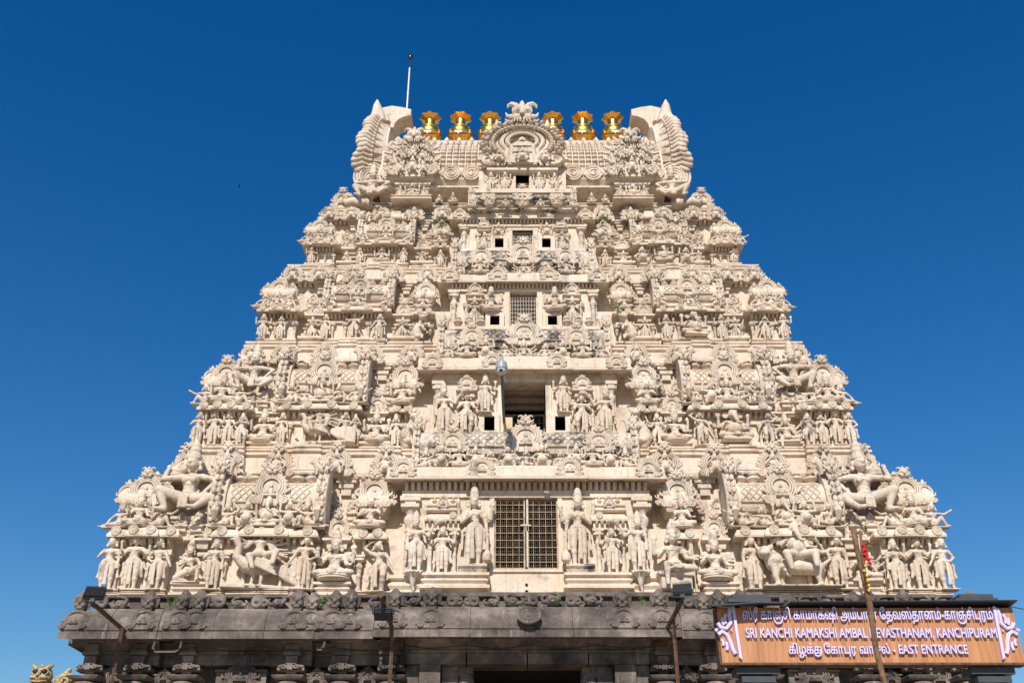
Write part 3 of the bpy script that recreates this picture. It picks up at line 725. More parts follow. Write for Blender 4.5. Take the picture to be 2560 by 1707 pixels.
def shala(st, t, x0, x1, row, side, yk, zb, U, nst=5, big=True, kf='kudu_face', figs=True, ykb=None):
    """wagon-roofed shrine on the cornice, front plane yk"""
    w = x1-x0; cx = (x0+x1)/2; yb = ykb or t.Yf+.25
    F = MB(); F.loft(x0+.10, x1-.10, yk+.22, yb, [(.02,zb),(.02,zb+.05*U),(-.04,zb+.07*U),(.03,zb+.11*U),(-.06,zb+.13*U),(-.06,zb+.27*U),(.02,zb+.29*U),(.06,zb+.34*U),(-.1,zb+.35*U)])
    obj('shrine_wall', F.mesh('shrine_wall', STUCCO), st)
    prof = [(yk+.16,zb+.34*U),(yk+.12,zb+.42*U),(yk+.12,zb+.52*U),(yk+.17,zb+.63*U),(yk+.26,zb+.72*U),(yk+.40,zb+.79*U),(max(yk+.5,yb),zb+.82*U)]
    B = MB(); B.sprism(prof+[(yb+.05,zb+.82*U),(yb+.05,zb+.34*U)], x0+.16, x1-.16)
    obj('wagon_roof', B.mesh('wagon_roof', STAINED if big == 2 else STUCCO, 50), st)
    for a, b in ((x0+.24, cx-.24*U), (cx+.24*U, x1-.24)):
        if b-a > .2: obj('lattice_band', lattice(a, b, prof[1:5], .014).mesh('lattice_band', STAINED if big == 2 else CARVE), st)
    for s_ in (-1, 1):
        xx = x0+.18 if s_ < 0 else x1-.18
        orn(st, 'wing', (xx, yk+.42, zb+.10*U), (.62*U, .62*U, .92*U), s_ < 0)
    orn(st, kf, (cx, yk+.10, zb+.36*U), (.52*U, .42*U, .50*U))
    np_ = max(2, int(w/.34)); 
    for k in range(np_):
        x = x0+.34+(w-.68)*k/(np_-1)
        if abs(x-cx) > .2*U: orn(st, 'pot', (x, yk+.48, zb+.78*U), (.24*U, .24*U, .24*U))
    if figs:
        y = yk+.10; m = side < 0
        statue(row, RJ.choice(('seat2','seat4','fierce','ganesha','seat_lute')), cx, y+.02, zb+.01, .50*U)
        statue(row, RJ.choice(('lean','lean2','kneel')), cx+.40*w, y, zb+.01, .46*U, False); statue(row, RJ.choice(('lean','lean2','kneel')), cx-.40*w, y, zb+.01, .46*U, True)
        if w > 1.9:
            statue(row, RJ.choice(('dwarf','dwarf_up','kneel')), cx+.20*w, y, zb+.005, .40*U, False); statue(row, RJ.choice(('dwarf','dwarf_up','lean2')), cx-.20*w, y, zb+.005, .40*U, True)
def kuta(st, t, x0, x1, yk, zb, U, depth, row, side, corner=False):
    if corner:
        if side < 0: x1 -= .24*(x1-x0)
        else: x0 += .24*(x1-x0)
    w = x1-x0; cx = (x0+x1)/2; yb = yk+depth
    F = MB(); F.loft(x0+.12, x1-.12, yk+.24, yb, [(.02,zb),(.02,zb+.05*U),(-.04,zb+.07*U),(.03,zb+.11*U),(-.08,zb+.13*U),(-.08,zb+.30*U),(.02,zb+.32*U),(.06,zb+.37*U),(-.1,zb+.38*U)])
    obj('shrine_wall', F.mesh('shrine_wall', STUCCO), st)
    D = MB(); D.loft(x0+.16, x1-.16, yk+.28, yb, [(.06,zb+.37*U),(.13,zb+.44*U),(.14,zb+.52*U),(.08,zb+.63*U),(-.05,zb+.73*U),(-.22*w,zb+.80*U),(-.34*w,zb+.83*U)])
    obj('dome', D.mesh('dome', STUCCO, 60), st)
    orn(st, 'kudu_face' if t.i < 3 else 'kudu', (cx, yk+.20, zb+.37*U), (.50*U, .40*U, .46*U))
    orn(st, 'pot', (cx, yk+.28+w*.35, zb+.80*U), (.34*U,.34*U,.26*U))
    for s_ in (-1, 1): orn(st, 'kudu_small', (cx+s_*w*.36, yk+.26, zb+.42*U), (.30*U, .3*U, .30*U))
    y = yk+.12
    if corner:
        statue(row, RJ.choice(('seat4','seat2','fierce')), cx, y, zb+.01, .50*U)
        statue(row, RJ.choice(('lean','lean2')), cx+.36*w, y+.02, zb+.01, .46*U); statue(row, RJ.choice(('lean','lean2')), cx-.36*w, y+.02, zb+.01, .46*U, True)
    else: statue(row, RJ.choice(('seat2','seat4','seat_lute')), cx+side*.05, y, zb+.01, .52*U)

FIG = {  # wall statues per storey: left wing from the corner inwards (fraction of half width, kind, height factor, mirror, lift)
 1: (((.985,'attendant',1.0,1,0),(.930,'deity',1.07,0,0),(.872,'attendant2',1.0,1,0),(.80,'kneel',.74,0,.16),(.738,'attendant',1.04,1,0),(.633,'peacock',1.36,0,.02),(.525,'attendant2',1.04,0,0),(.455,'seat4',.80,0,.20),(.352,'dancer',1.03,0,-.02)),
     ((.985,'attendant2',1.0,0,0),(.930,'deity',1.07,0,0),(.872,'attendant',1.0,0,0),(.80,'fierce',.82,0,.18),(.738,'whisk',1.04,1,0),(.633,'lion',1.28,0,.02),(.535,'whisk',1.04,0,0),(.450,'seat2',.80,0,.20),(.350,'lalita',.98,0,.02))),
 2: (((.988,'attendant',.98,1,0),(.945,'deity',1.05,0,0),(.902,'attendant2',.98,1,0),(.858,'flute',.94,0,0),(.795,'seat4',.86,0,.12),(.738,'attendant',.98,1,0),(.625,'peacock',1.25,0,.02),(.545,'attendant2',.98,0,0),(.515,'flute',.92,0,0),(.455,'seat4',.84,0,.12),(.395,'attendant',.95,0,0),(.345,'yali',.95,1,0)),
     ((.988,'attendant2',.98,0,0),(.945,'deity',1.05,0,0),(.902,'attendant',.98,0,0),(.858,'flute',.94,1,0),(.795,'fierce',.88,0,.12),(.738,'dancer',.98,1,0),(.632,'ganesha',1.0,0,.05),(.530,'dancer',.98,0,0),(.455,'seat4',.84,0,.12),(.405,'dance4',.95,1,0),(.345,'yali',.95,0,0))),
 3: (((.972,'deity',.98,0,0),(.905,'attendant',.92,1,0),(.795,'flute',.88,0,.05),(.738,'attendant',.94,1,0),(.635,'dance4',1.06,0,.02),(.535,'attendant2',.94,0,0),(.455,'flute',.88,0,.05),(.385,'yali',.9,1,0)),
     ((.972,'deity',.98,0,0),(.905,'attendant2',.92,0,0),(.795,'dance4',.88,0,.05),(.738,'deity',.94,0,0),(.635,'ganesha',1.02,0,.03),(.535,'deity',.94,0,0),(.455,'attendant',.88,1,.05),(.385,'yali',.9,0,0))),
 4: (((.955,'deity',.95,0,0),(.80,'kneel',.75,0,.05),(.735,'attendant',.94,1,0),(.635,'seat4',.95,0,.02),(.54,'attendant2',.94,0,0),(.455,'dancer',.9,1,0),(.375,'attendant',.9,0,0)),
     ((.955,'flute',.95,0,0),(.80,'attendant2',.85,0,.03),(.735,'dwarf_up',.80,0,0),(.635,'ganesha',.98,0,.02),(.54,'dwarf',.80,0,0),(.455,'whisk',.9,1,0),(.375,'attendant',.9,1,0)))}

def build_storey(t):
    hw, U = t.hw, t.zf0-t.zk1
    YB = 2*YM
    K = MB()
    Yr = t.Yk+.50
    for q in (-1, 1):
        K.box(min(q*1.1,q*(hw-.52)), max(q*1.1,q*(hw-.52)), Yr, YB-Yr, t.z0-.05, t.zk1+.1)
        K.box(min(q*1.1,q*(t.hwf-.2)), max(q*1.1,q*(t.hwf-.2)), t.Yf+.22, YB-t.Yf-.22, t.zk1+.11, t.zf0+.2)
    K.box(-1.09, 1.09, Yr+2.0, YB-Yr, t.z0-.05, t.zf0+.2)
    st = obj('storey', K.mesh('storey', STUCCO), tower)
    # base mouldings right round, then the frieze right round
    P = MB(); P.loft(-(hw-.50), hw-.50, Yr-.02, YB-Yr+.02, plinth(t.z0, t.zfl+.06), True); obj('plinth', P.mesh('plinth', STUCCO), st)
    h = t.zf1-t.zf0; hm = t.zt-t.zf1
    def frz(x0, x1, yf, yb, e=0, full=False):
        Fz = MB(); Fz.loft(x0, x1, yf, yb, [(-.22,t.zf0+.03),(0,t.zf0+.02-e),(.015,t.zf0+.05),(.0,t.zf0+.08),(-.02,t.zf0+.09),(-.02,t.zf0+.16*h+.02),(-.005,t.zf0+.17*h+.02),(-.03,t.zf1-.03),(-.08,t.zf1+e),(-.3,t.zf1+e)], full)
        obj('frieze', Fz.mesh('frieze', STUCCO), st)
        Mo = MB(); Mo.loft(x0+.10, x1-.10, yf+.12, yb-(.12 if full else 0), [(-.02,t.zf1-.02),(-.02,t.zf1+.25*hm),(.05,t.zf1+.35*hm),(.05,t.zf1+.55*hm),(-.01,t.zf1+.62*hm),(-.01,t.zf1+.8*hm),(.03,t.zf1+.84*hm),(.03,t.zt+e),(-.2,t.zt+e)], full)
        obj('moulding', Mo.mesh('moulding', STUCCO), st)
    frz(-(t.hwf-.17), t.hwf-.17, t.Yf+.17, YB-t.Yf-.17, 0, True)
    for q in (-1, 1):
        for i_, (a_, b_) in enumerate(((.80,1.0),(.515,.735),(.35,.43))):
            x0_, x1_ = sorted((q*a_*t.hwf, q*b_*t.hwf)); frz(x0_, x1_, t.Yf, t.Yf+(1.2 if i_ == 0 else .5), .004)
            if i_ == 1: frz(x0_+.5, x1_-.5, t.Yf-.06, t.Yf+.5, .008)
    for side in (-1, 1):
        sx = lambda f: side*f*hw
        bays = [(.828,1.0,'corner'), (.497,.752,'shala'), (.335,.415,'small')]
        for b0, b1, kind in bays:
            x0, x1 = sorted((sx(b0), sx(b1))); w = x1-x0
            yk = t.Yk+(.14 if kind == 'small' else 0)
            ds = 1.55*U/1.46 if kind == 'corner' else Yr-t.Yk+.1
            W = MB(); W.box(x0+.24, x1-.24, yk+.30, yk+ds, t.zfl, t.zk0+.05); obj('bay_wall', W.mesh('bay_wall', STUCCO), st)
            W = MB(); W.loft(x0+.16, x1-.16, yk+.12, yk+ds, plinth(t.z0-.01, t.zfl)); W.loft(x0+.55, x1-.55, yk+.05, yk+.4, plinth(t.z0-.012, t.zfl-.012)) if w > 1.4 else None
            obj('bay_plinth', W.mesh('bay_plinth', STUCCO), st)
            C = MB(); C.loft(x0, x1, yk, yk+ds, kapota(t.zk0, t.zk1)); obj('cornice', C.mesh('cornice', STUCCO, 35), st)
            if w > 1.0:
                C = MB(); m_ = .27*w; C.loft(x0+m_, x1-m_, yk-.09, yk+.2, kapota(t.zk0-.012, t.zk1+.012, .2)); obj('cornice', C.mesh('cornice', STUCCO, 35), st)
            A = MB(); A.loft(x0+.20, x1-.20, yk+.26, yk+ds, [(0,t.zk0-.30*U/1.46),(.03,t.zk0-.29*U/1.46),(.03,t.zk0-.21*U/1.46),(.0,t.zk0-.20*U/1.46),(.0,t.zk0+.03)]); obj('architrave', A.mesh('architrave', STUCCO), st)
            dentils(st, x0+.16, x1-.16, yk+.17, t.zk0-.145*U/1.46, .16*U/1.46, .125*U/1.3)
            fr = {'corner':(.12,.38,.62,.88),'shala':(.10,.36,.64,.90),'small':(.28,.72)}[kind]
            for f in fr:
                inn = .27 < f < .73 and w > 1.0
                orn(st, 'medal', (x0+f*w, yk-(.10 if inn else .01), t.zk0+.55*(t.zk1-t.zk0)), .21*U/1.4)
            ph = t.zk0-.30*U/1.46-t.zfl; pf = {'corner':(.17,.40,.60,.83),'shala':(.14,.33,.67,.86),'small':(.2,.8)}[kind]
            for f in pf: orn(st, 'pilaster', (x0+f*w, yk+.24, t.zfl), (ph*1.15, ph*1.15, ph))
            row = f'{t.i}r'
            if kind == 'corner':
                kuta(st, t, x0, x1, yk, t.zk1-.02, U, 1.5*U/1.46, row, side, True)
                for j in range(3): orn(st, 'pilaster', (side*(hw-.24), yk+.42+.42*j, t.zfl), (ph*1.15, ph*1.15, ph), rz=side*math.pi/2)
                statue(f'{t.i}w', 'attendant', side*(hw-.10), yk+.55, t.zfl, (t.zk0-t.zfl)*1.0, side > 0, side*math.pi/2)
            elif kind == 'shala': shala(st, t, x0, x1, row, side, yk, t.zk1-.02, U)
            else: kuta(st, t, x0, x1, yk, t.zk1-.02, U, .8, row, side)
        # recesses: pedestal, arch over the niche, pair of little shrines above, bracket under the frieze
        for f, key in ((.790,'p'), (.456,'p')):
            x = sx(f); yk = t.Yk+.22; g = .062*hw if t.i > 1 else .50
            W = MB(); W.loft(x-g*.70, x+g*.70, yk-.04, Yr+.1, plinth(t.z0-.005, t.zfl+(.17 if t.i == 1 else .11))); obj('pedestal', W.mesh('pedestal', STUCCO), st)
            W = MB(); W.box(x-g*.66, x+g*.66, yk+.24, Yr+.1, t.zfl, t.zk1); obj('niche_wall', W.mesh('niche_wall', STUCCO), st)
            W = MB(); W.loft(x-g*.62, x+g*.62, yk+.14, Yr+.1, kapota(t.zk0-.30*U/1.4, t.zk0-.14*U/1.4, .1)); W.loft(x-g*.42, x+g*.42, yk+.10, Yr+.1, [(0,t.zk0-.15*U/1.4),(.02,t.zk0-.02),(.10,t.zk0),(.10,t.zk0+.05)])
            obj('niche_cornice', W.mesh('niche_cornice', STUCCO, 35), st)
            orn(st, 'kudu_face', (x, yk+.10, t.zk0-.03), (.50*U/1.4, .42*U/1.4, .52*U/1.4))
            for q in (-1, 1): orn(st, 'pilaster', (x+q*g*.55, yk+.22, t.zfl), ((t.zk0-t.zfl)*.7,)*2+((t.zk0-.30*U/1.4-t.zfl),))
            yu = t.Yf+.20
            for q in (-1, 1): orn(st, 'mini', (x+q*.20*U/1.4, yu-.08, t.zk1+.26*U), (.30*U/1.4, .4, .34*U/1.4))
            orn(st, 'bracket', (x, yu-.04, t.zk1+.70*U), (.52*U, .4, .28*U))
            for q in (-1, 1): orn(st, 'pilaster', (x+q*.26*U, yu, t.zk1+.02), (.5*U, .4, .60*U))
            W = MB(); W.loft(x-.38*U, x+.38*U, yu-.12, yu+.1, [(0,t.zk1),(.03,t.zk1+.03*U),(.03,t.zk1+.09*U),(-.04,t.zk1+.11*U),(-.04,t.zk1+.16*U),(.04,t.zk1+.19*U),(.04,t.zk1+.24*U),(-.05,t.zk1+.25*U)]); obj('shrine_plinth', W.mesh('shrine_plinth', STUCCO), st)
        # dentil course under the frieze, where the roofs leave gaps
        xa, xb = sorted((side*.36*hw, side*(t.hwf-.12)))
        dentils(st, xa, xb, t.Yf+.10, t.zf0-.13*U/1.4, .15*U/1.4, .17*U/1.3)
        # arch ornaments with dwarfs on the frieze
        for f in (.955, .845, .70, .535, .395):
            kk = 'kudu_dwarf_face' if t.i == 1 else 'kudu_dwarf'
            s_ = .70*(h/.52)**.5 if t.i == 1 else .62*(h/.43)**.5
            orn(st, kk, (side*f*t.hwf, t.Yf-.03, t.zf0-.07), (s_*RJ.uniform(.94,1.06), s_*.8, s_*.90*RJ.uniform(.95,1.06)), RJ.random() < .5)
        # statues on the wall
        for f, kd, hf, mi, up in FIG[t.i][0 if side < 0 else 1]:
            H = t.zk0-t.zfl
            y = t.Yk+(.16 if kd not in ('peacock','lion','ganesha') else .10)
            if .44 < f < .47 or .78 < f < .81: y = t.Yk+.30
            if f < .43: y = t.Yk+.26
            zz = t.zfl+(up*H/1.1)
            statue(f'{t.i}w', kd, sx(f), y-.03, zz-.01, H*hf*1.10, bool(mi))
            if t.i in (2, 3) and kd in ('deity','attendant','attendant2') and f > .84: orn(st, 'lotus', (sx(f), y-.02, t.zfl), .34*H)
    return st
storeys = [build_storey(t) for t in TL]

# ------------------------------------------------------------------ projecting middle bay with its window on every storey
def wall_with_hole(st, hx, yf, yb, z0, z1, dx, dz0, dz1, m=None, side=None):
    rects = [(-dx,dx,dz1,z1), (-dx,dx,z0,dz0)]
    if side:
        sx_, s0, s1, sw = side
        for q in (-1, 1):
            a, b = sorted((q*sx_-sw/2, q*sx_+sw/2)); i0, i1 = sorted((q*dx, q*hx))
            rects += [(i0,a,z0,z1), (b,i1,z0,z1), (a,b,z0,s0), (a,b,s1,z1)]
    else: rects += [(-hx,-dx,z0,z1), (dx,hx,z0,z1)]
    for a in rects:
        if a[1]-a[0] > .01 and a[3]-a[2] > .01:
            W = MB(); W.box(a[0], a[1], yf, yb, a[2], a[3]); obj('bay_wall', W.mesh('bay_wall', m or STUCCO), st)
def grille(st, x0, x1, y, z0, z1, nx, nz, fine, fr=.035, gm=None):
    gm = gm or GRILL
    F = MB(); F.box(x0, x1, y-.03, y+.03, z0, z0+fr); F.box(x0, x1, y-.03, y+.03, z1-fr, z1); F.box(x0, x0+fr, y-.028, y+.028, z0+fr, z1-fr); F.box(x1-fr, x1, y-.028, y+.028, z0+fr, z1-fr)
    obj('grille_frame', F.mesh('grille_frame', gm), st)
    for k in range(1, nx):
        x = x0+(x1-x0)*k/nx; B = MB(); B.box(x-.005, x+.005, y-.010, y+.004, z0+fr, z1-fr); obj('grille_bar', B.mesh('grille_bar', gm), st)
    for k in range(1, nz):
        z = z0+(z1-z0)*k/nz; B = MB(); B.box(x0+fr, x1-fr, y-.022, y-.011, z-.0055, z+.0055); obj('grille_bar', B.mesh('grille_bar', gm), st)
    if fine:
        B = MB(); nn = int((x1-x0)/fine)
        for k in range(1, nn): x = x0+(x1-x0)*k/nn; B.box(x-.001, x+.001, y+.006, y+.011, z0+fr, z1-fr)
        nn = int((z1-z0)/fine)
        for k in range(1, nn): z = z0+(z1-z0)*k/nn; B.box(x0+fr, x1-fr, y+.012, y+.017, z-.001, z+.001)
        tag(obj('wire_mesh', B.mesh('wire_mesh', GRILL), st), kind='stuff')
def shade_liner(st, dx, yf, yb, z0, z1):
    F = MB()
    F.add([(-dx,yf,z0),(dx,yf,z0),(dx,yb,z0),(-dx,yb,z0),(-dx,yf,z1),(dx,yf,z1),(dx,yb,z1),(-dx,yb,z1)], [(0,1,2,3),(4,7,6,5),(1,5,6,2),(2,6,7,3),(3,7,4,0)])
    return obj('opening_shade_liner', F.mesh('opening_shade_liner', SHADEBLACK), st)  # open box lining the opening, its inner shade painted as near-black
def eave(st, ew, yc, z0, z1, yb, name='bay_eave', m=None):
    h = z1-z0; F = MB()
    F.loft(-ew, ew, yc, yb, [(-.30,z0+.10*h),(-.02,z0+.05*h),(0,z0),(.01,z0+.20*h),(-.015,z0+.22*h),(-.03,z0+.9*h),(-.06,z1),(-.3,z1)])
    obj(name, F.mesh(name, m or STUCCO), st)
    F = MB(); F.loft(-ew*.44, ew*.44, yc-.06, yb, [(-.2,z0+.06*h),(-.02,z0+.03*h),(0,z0-.015),(.01,z0+.19*h),(-.015,z0+.21*h),(-.03,z0+.9*h),(-.06,z1+.012),(-.3,z1+.012)])
    obj(name, F.mesh(name, m or STUCCO), st)
def balcony(st, t, bw, yf, z0, z1, row, nfig, ku):
    """wagon roof with lattice, arches, seated figures in front of a window"""
    h = z1-z0
    F = MB(); F.loft(-bw+.1, bw-.1, yf+.16, yf+1.0, [(.02,z0),(.02,z0+.07*h),(-.03,z0+.10*h),(.03,z0+.16*h),(-.06,z0+.2*h),(-.06,z0+.36*h),(.03,z0+.40*h),(.05,z0+.46*h),(-.1,z0+.47*h)])
    obj('balcony_base', F.mesh('balcony_base', STAINED), st)
    pr = [(yf+.12,z0+.45*h),(yf+.07,z0+.56*h),(yf+.08,z0+.70*h),(yf+.14,z0+.84*h),(yf+.26,z0+.95*h),(yf+.42,z1),(yf+1.0,z1)]
    F = MB(); F.sprism(pr+[(yf+1.0,z0+.45*h)], -bw+.12, bw-.12); obj('wagon_roof', F.mesh('wagon_roof', STAINED, 50), st)
    ks = [0]+[q*f*bw for f in ku for q in (-1,1)]
    edges = sorted(ks); xs = [-bw+.2]+edges+[bw-.2]
    for a, b in zip(xs[:-1], xs[1:]):
        if b-a > .42*h: obj('lattice_band', lattice(a+.17*h, b-.17*h, pr[1:5], .014, .17).mesh('lattice_band', STAINED), st)
    for i, x in enumerate(ks):
        s_ = (.80 if i == 0 else .62)*h
        orn(st, 'kudu_face', (x, yf+.05, z0+.40*h), (s_, s_*.6, s_*(.82 if i == 0 else .78)))
    for q in (-1, 1): orn(st, 'wing', (q*(bw-.16), yf+.40, z0+.05*h), (.62*h, .55*h, 1.15*h), q < 0)
    seq = ['lean','dwarf','seat4','dwarf_up','lean2','dwarf','fierce','dwarf','lean2','dwarf_up','seat4','dwarf','lean']
    for k in range(nfig):
        f = -1+2*k/(nfig-1); x = f*bw*.90
        kd = seq[round(k*(len(seq)-1)/(nfig-1))]
        statue(row, kd, x, yf+.02, z0+.005, h*(.56 if kd in ('seat4','fierce') else .50), x < 0)
def hole_box(st, x, yf, z0, z1, w):
    s = .045*w/.25
    for a in ((x-w,x-w/2,z0-.1,z1+.1),(x+w/2,x+w,z0-.1,z1+.1),(x-w/2,x+w/2,z1,z1+.1),(x-w/2,x+w/2,z0-.1,z0)):
        F = MB(); F.box(a[0], a[1], yf, yf+.22, a[2], a[3]); obj('vent_surround', F.mesh('vent_surround', STUCCO), st)
    F = MB(); y0, y1, p, q_ = yf+.05, yf+1.2, x-w/2+.004, x+w/2-.004; z0 += .004; z1 -= .004
    F.add([(p,y0,z0),(q_,y0,z0),(q_,y1,z0),(p,y1,z0),(p,y0,z1),(q_,y0,z1),(q_,y1,z1),(p,y1,z1)], [(0,1,2,3),(4,7,6,5),(1,5,6,2),(2,6,7,3),(3,7,4,0)])
    obj('vent_shade_liner', F.mesh('vent_shade_liner', SHADEBLACK), st)  # liner over the vent's inner faces, shade put into its colour

# --- storey 1: door bay
s1, t1 = storeys[0], TL[0]
wall_with_hole(s1, 2.62, 1.02, 1.6, 7.12, 9.70, .72, 7.76, 9.37)
shade_liner(s1, .716, 1.12, 3.0, 7.764, 9.366)
F = MB(); F.box(-.80,-.70,.98,1.10,7.72,9.42); F.box(.70,.80,.98,1.10,7.72,9.42); F.box(-.80,.80,.975,1.10,9.37,9.45); F.box(-.80,.80,.975,1.10,7.69,7.75); obj('door_frame', F.mesh('door_frame', STUCCO), s1)
for q in (-1, 1): grille(s1, -.70 if q < 0 else .02, -.02 if q < 0 else .70, 1.06, 7.76, 9.37, 5, 10, .045)
F = MB(); F.box(-.12,.10,1.005,1.03,8.72,8.75); F.box(-.01,.05,1.0,1.03,8.60,8.72); obj('door_bolt', F.mesh('door_bolt', PALEBAR), s1)
F = MB(); F.box(.005,.040,1.0,1.025,7.80,9.33); obj('door_mullion', F.mesh('door_mullion', PALEBAR), s1)
F = MB(); F.box(-2.75,2.75,.96,1.3,9.36,9.52); obj('lintel', F.mesh('lintel', STUCCO), s1)
dentils(s1, -2.72, 2.72, .93, 9.52, .17, .137)
eave(s1, 3.10, .66, 9.68, 9.98, 1.8)
for x in (-2.72, -.97, .97, 2.72): orn(s1, 'kudu', (x, .62 if abs(x) < 1.4 else .66, 9.72), (.52, .4, .40))
for q in (-1, 1):
    F = MB(); F.loft(min(q*.84,q*2.2), max(q*.84,q*2.2), .74, 1.1, plinth(7.26, 7.60)); F.box(min(q*.80,q*2.3), max(q*.80,q*2.3), .86, 1.1, 7.10, 7.28); obj('bay_plinth', F.mesh('bay_plinth', STUCCO), s1)
    F = MB(); F.loft(min(q*.86,q*1.44), max(q*.86,q*1.44), .70, 1.1, [(0,7.60),(.02,7.66),(-.04,7.68),(.02,7.73),(.02,7.78),(-.1,7.79)]); obj('pedestal', F.mesh('pedestal', STAINED), s1)
    statue('1c', 'guardian', q*1.15, .86, 7.78, 1.72, q > 0, wide=1.0)
    # niche shrine with four-armed deity
    for d in (-.26, .26): orn(s1, 'pilaster', (q*1.82+d, .92, 7.60), (.95, .7, 1.02))
    F = MB(); F.loft(q*1.82-.40, q*1.82+.40, .84, 1.1, kapota(8.78, 9.0, .12)); F.box(q*1.82-.36, q*1.82+.36, .90, 1.1, 8.60, 8.80); F.loft(q*1.82-.34, q*1.82+.34, .90, 1.1, [(0,9.0),(.04,9.03),(.04,9.08),(-.03,9.10),(.03,9.14),(.03,9.18),(-.02,9.2),(-.05,9.32)])
    obj('niche_cornice', F.mesh('niche_cornice', STUCCO, 35), s1)
    dentils(s1, q*1.82-.34, q*1.82+.34, .87, 8.66, .13, .115)
    orn(s1, 'kudu_small', (q*1.82, .84, 9.08), (.24,.3,.24)); orn(s1, 'medal', (q*1.82-q*.22, .82, 8.90), .16)
    for d in (-.2, .2): orn(s1, 'pot', (q*1.82+d, .95, 9.2), .15)
    statue('1c', 'deity', q*1.82, .82, 7.60, 1.12)
    # column and fly-whisk bearer
    orn(s1, 'pilaster', (q*2.55, 1.0, 7.60), (1.75, 1.5, 1.76))
    statue('1c', 'whisk', q*2.40, .76, 7.62, 1.26, q > 0); orn(s1, 'lotus', (q*2.40, .74, 7.62), (.44,.4,.42))
    F = MB(); F.loft(min(q*2.2,q*2.9), max(q*2.2,q*2.9), .86, 1.2, plinth(7.12, 7.58)); obj('bay_plinth', F.mesh('bay_plinth', STUCCO), s1)
for z, r in ((7.42,.03), (7.27,.038)):
    F = MB(); F.lathe([(r,0),(r,.02)], 12); me = F.mesh('drain_hole_shade_disc', SHADEBLACK)
    o = obj('drain_hole_shade_disc', me, s1, (0, 1.02, z)); o.rotation_euler = (R(90), 0, 0)
balcony(s1, t1, 2.52, .82, 9.98, 11.02, '1b', 13, (.66,))

# --- storeys 2 to 4
CEN = {2: dict(ew=2.66, yc=1.86, z0=13.02, z1=13.38, wx=2.25, wy=2.20, zb=10.80, d=(.52,11.42,12.86), hole=(.86,11.46,11.84,.25), bal=(2.15,1.98,13.38,14.42,9,(.62,))),
       3: dict(ew=2.33, yc=2.82, z0=16.20, z1=16.48, wx=1.98, wy=3.05, zb=14.17, d=(.37,14.90,16.02), hole=(.77,14.90,15.19,.25), bal=(1.95,2.92,16.48,17.50,7,(.60,))),
       4: dict(ew=2.14, yc=3.66, z0=18.92, z1=19.16, wx=1.80, wy=3.82, zb=17.15, d=(.30,17.85,18.60), hole=(.68,17.92,18.24,.25), bal=(1.62,3.34,19.14,19.80,7,(.62,)))}
for i, c in CEN.items():
    st, t = storeys[i-1], TL[i-1]; dx, d0, d1 = c['d']; wy = c['wy']
    wall_with_hole(st, c['wx'], wy, wy+.5, c['zb'], c['z0']+.1, dx, d0, d1, None, c['hole'])
    rec = shade_liner(st, dx-.004, wy+.16, wy+1.9, d0+.004, d1-.004) if i == 2 else shade_liner(st, dx-.004, wy+.14, wy+1.0, d0+.004, d1-.004)
    for q in (-1, 1):
        F = MB(); F.box(min(q*dx,q*(dx+.14)), max(q*dx,q*(dx+.14)), wy-.05, wy+.1, d0, d1); obj('window_jamb', F.mesh('window_jamb', STUCCO), st)
    F = MB(); F.box(-dx-.16, dx+.16, wy-.06, wy+.1, d1, d1+.07); obj('window_head', F.mesh('window_head', STUCCO), st)
    if i == 2:
        F = MB(); e_ = dx-.008; F.box(-e_, e_, wy+.40, wy+.60, d1-.16, d1-.008); F.box(-e_, e_, wy+.60, wy+.8, d1-.30, d1-.162); F.box(-e_, e_, wy+.78, wy+.9, d1-.40, d1-.302); obj('window_soffit', F.mesh('window_soffit', SHADEBROWN), st)
        for q in (-1, 1): grille(st, -dx if q < 0 else .012, -.012 if q < 0 else dx, wy+.92, d0, d0+.95, 4, 4, .05, .03)
    else: grille(st, -dx, dx, wy+.10, d0, d1, 10 if i == 3 else 8, 9 if i == 3 else 7, .035, .03, PALEBAR)
    A = MB(); A.loft(-c['wx']-.05, c['wx']+.05, wy-.04, wy+.4, [(0,c['z0']-.20),(.03,c['z0']-.19),(.03,c['z0']-.13),(0,c['z0']-.12),(0,c['z0']+.08)]); obj('architrave', A.mesh('architrave', STUCCO), st)
    if i > 2: dentils(st, -c['wx'], c['wx'], wy-.10, c['z0']-.11, .14, .105)
    eave(st, c['ew'], c['yc'], c['z0'], c['z1'], wy+.6)
    for f in (-.86, -.30, .30, .86): orn(st, 'kudu', (f*c['ew'], c['yc']-(.06 if abs(f) < .4 else .02), c['z0']+.03), (.46, .35, .36) if i < 4 else (.40,.3,.28))
    hx, h0, h1, hw_ = c['hole']
    for q in (-1, 1):
        hole_box(st, q*hx, wy-.16, h0, h1, hw_)
        orn(st, 'pilaster', (q*(c['wx']-.10), wy-.05, h0-.1), (1.1,.9,c['z0']-.2-h0+.1))
    P = MB(); P.loft(-c['wx']-.1, c['wx']+.1, wy-.22, wy+.2, plinth(c['zb'], h0-.10)); obj('bay_plinth', P.mesh('bay_plinth', STUCCO), st)
    b = c['bal']; balcony(st, t, b[0], b[1], b[2], b[3], f'{i}b', b[4], b[5])
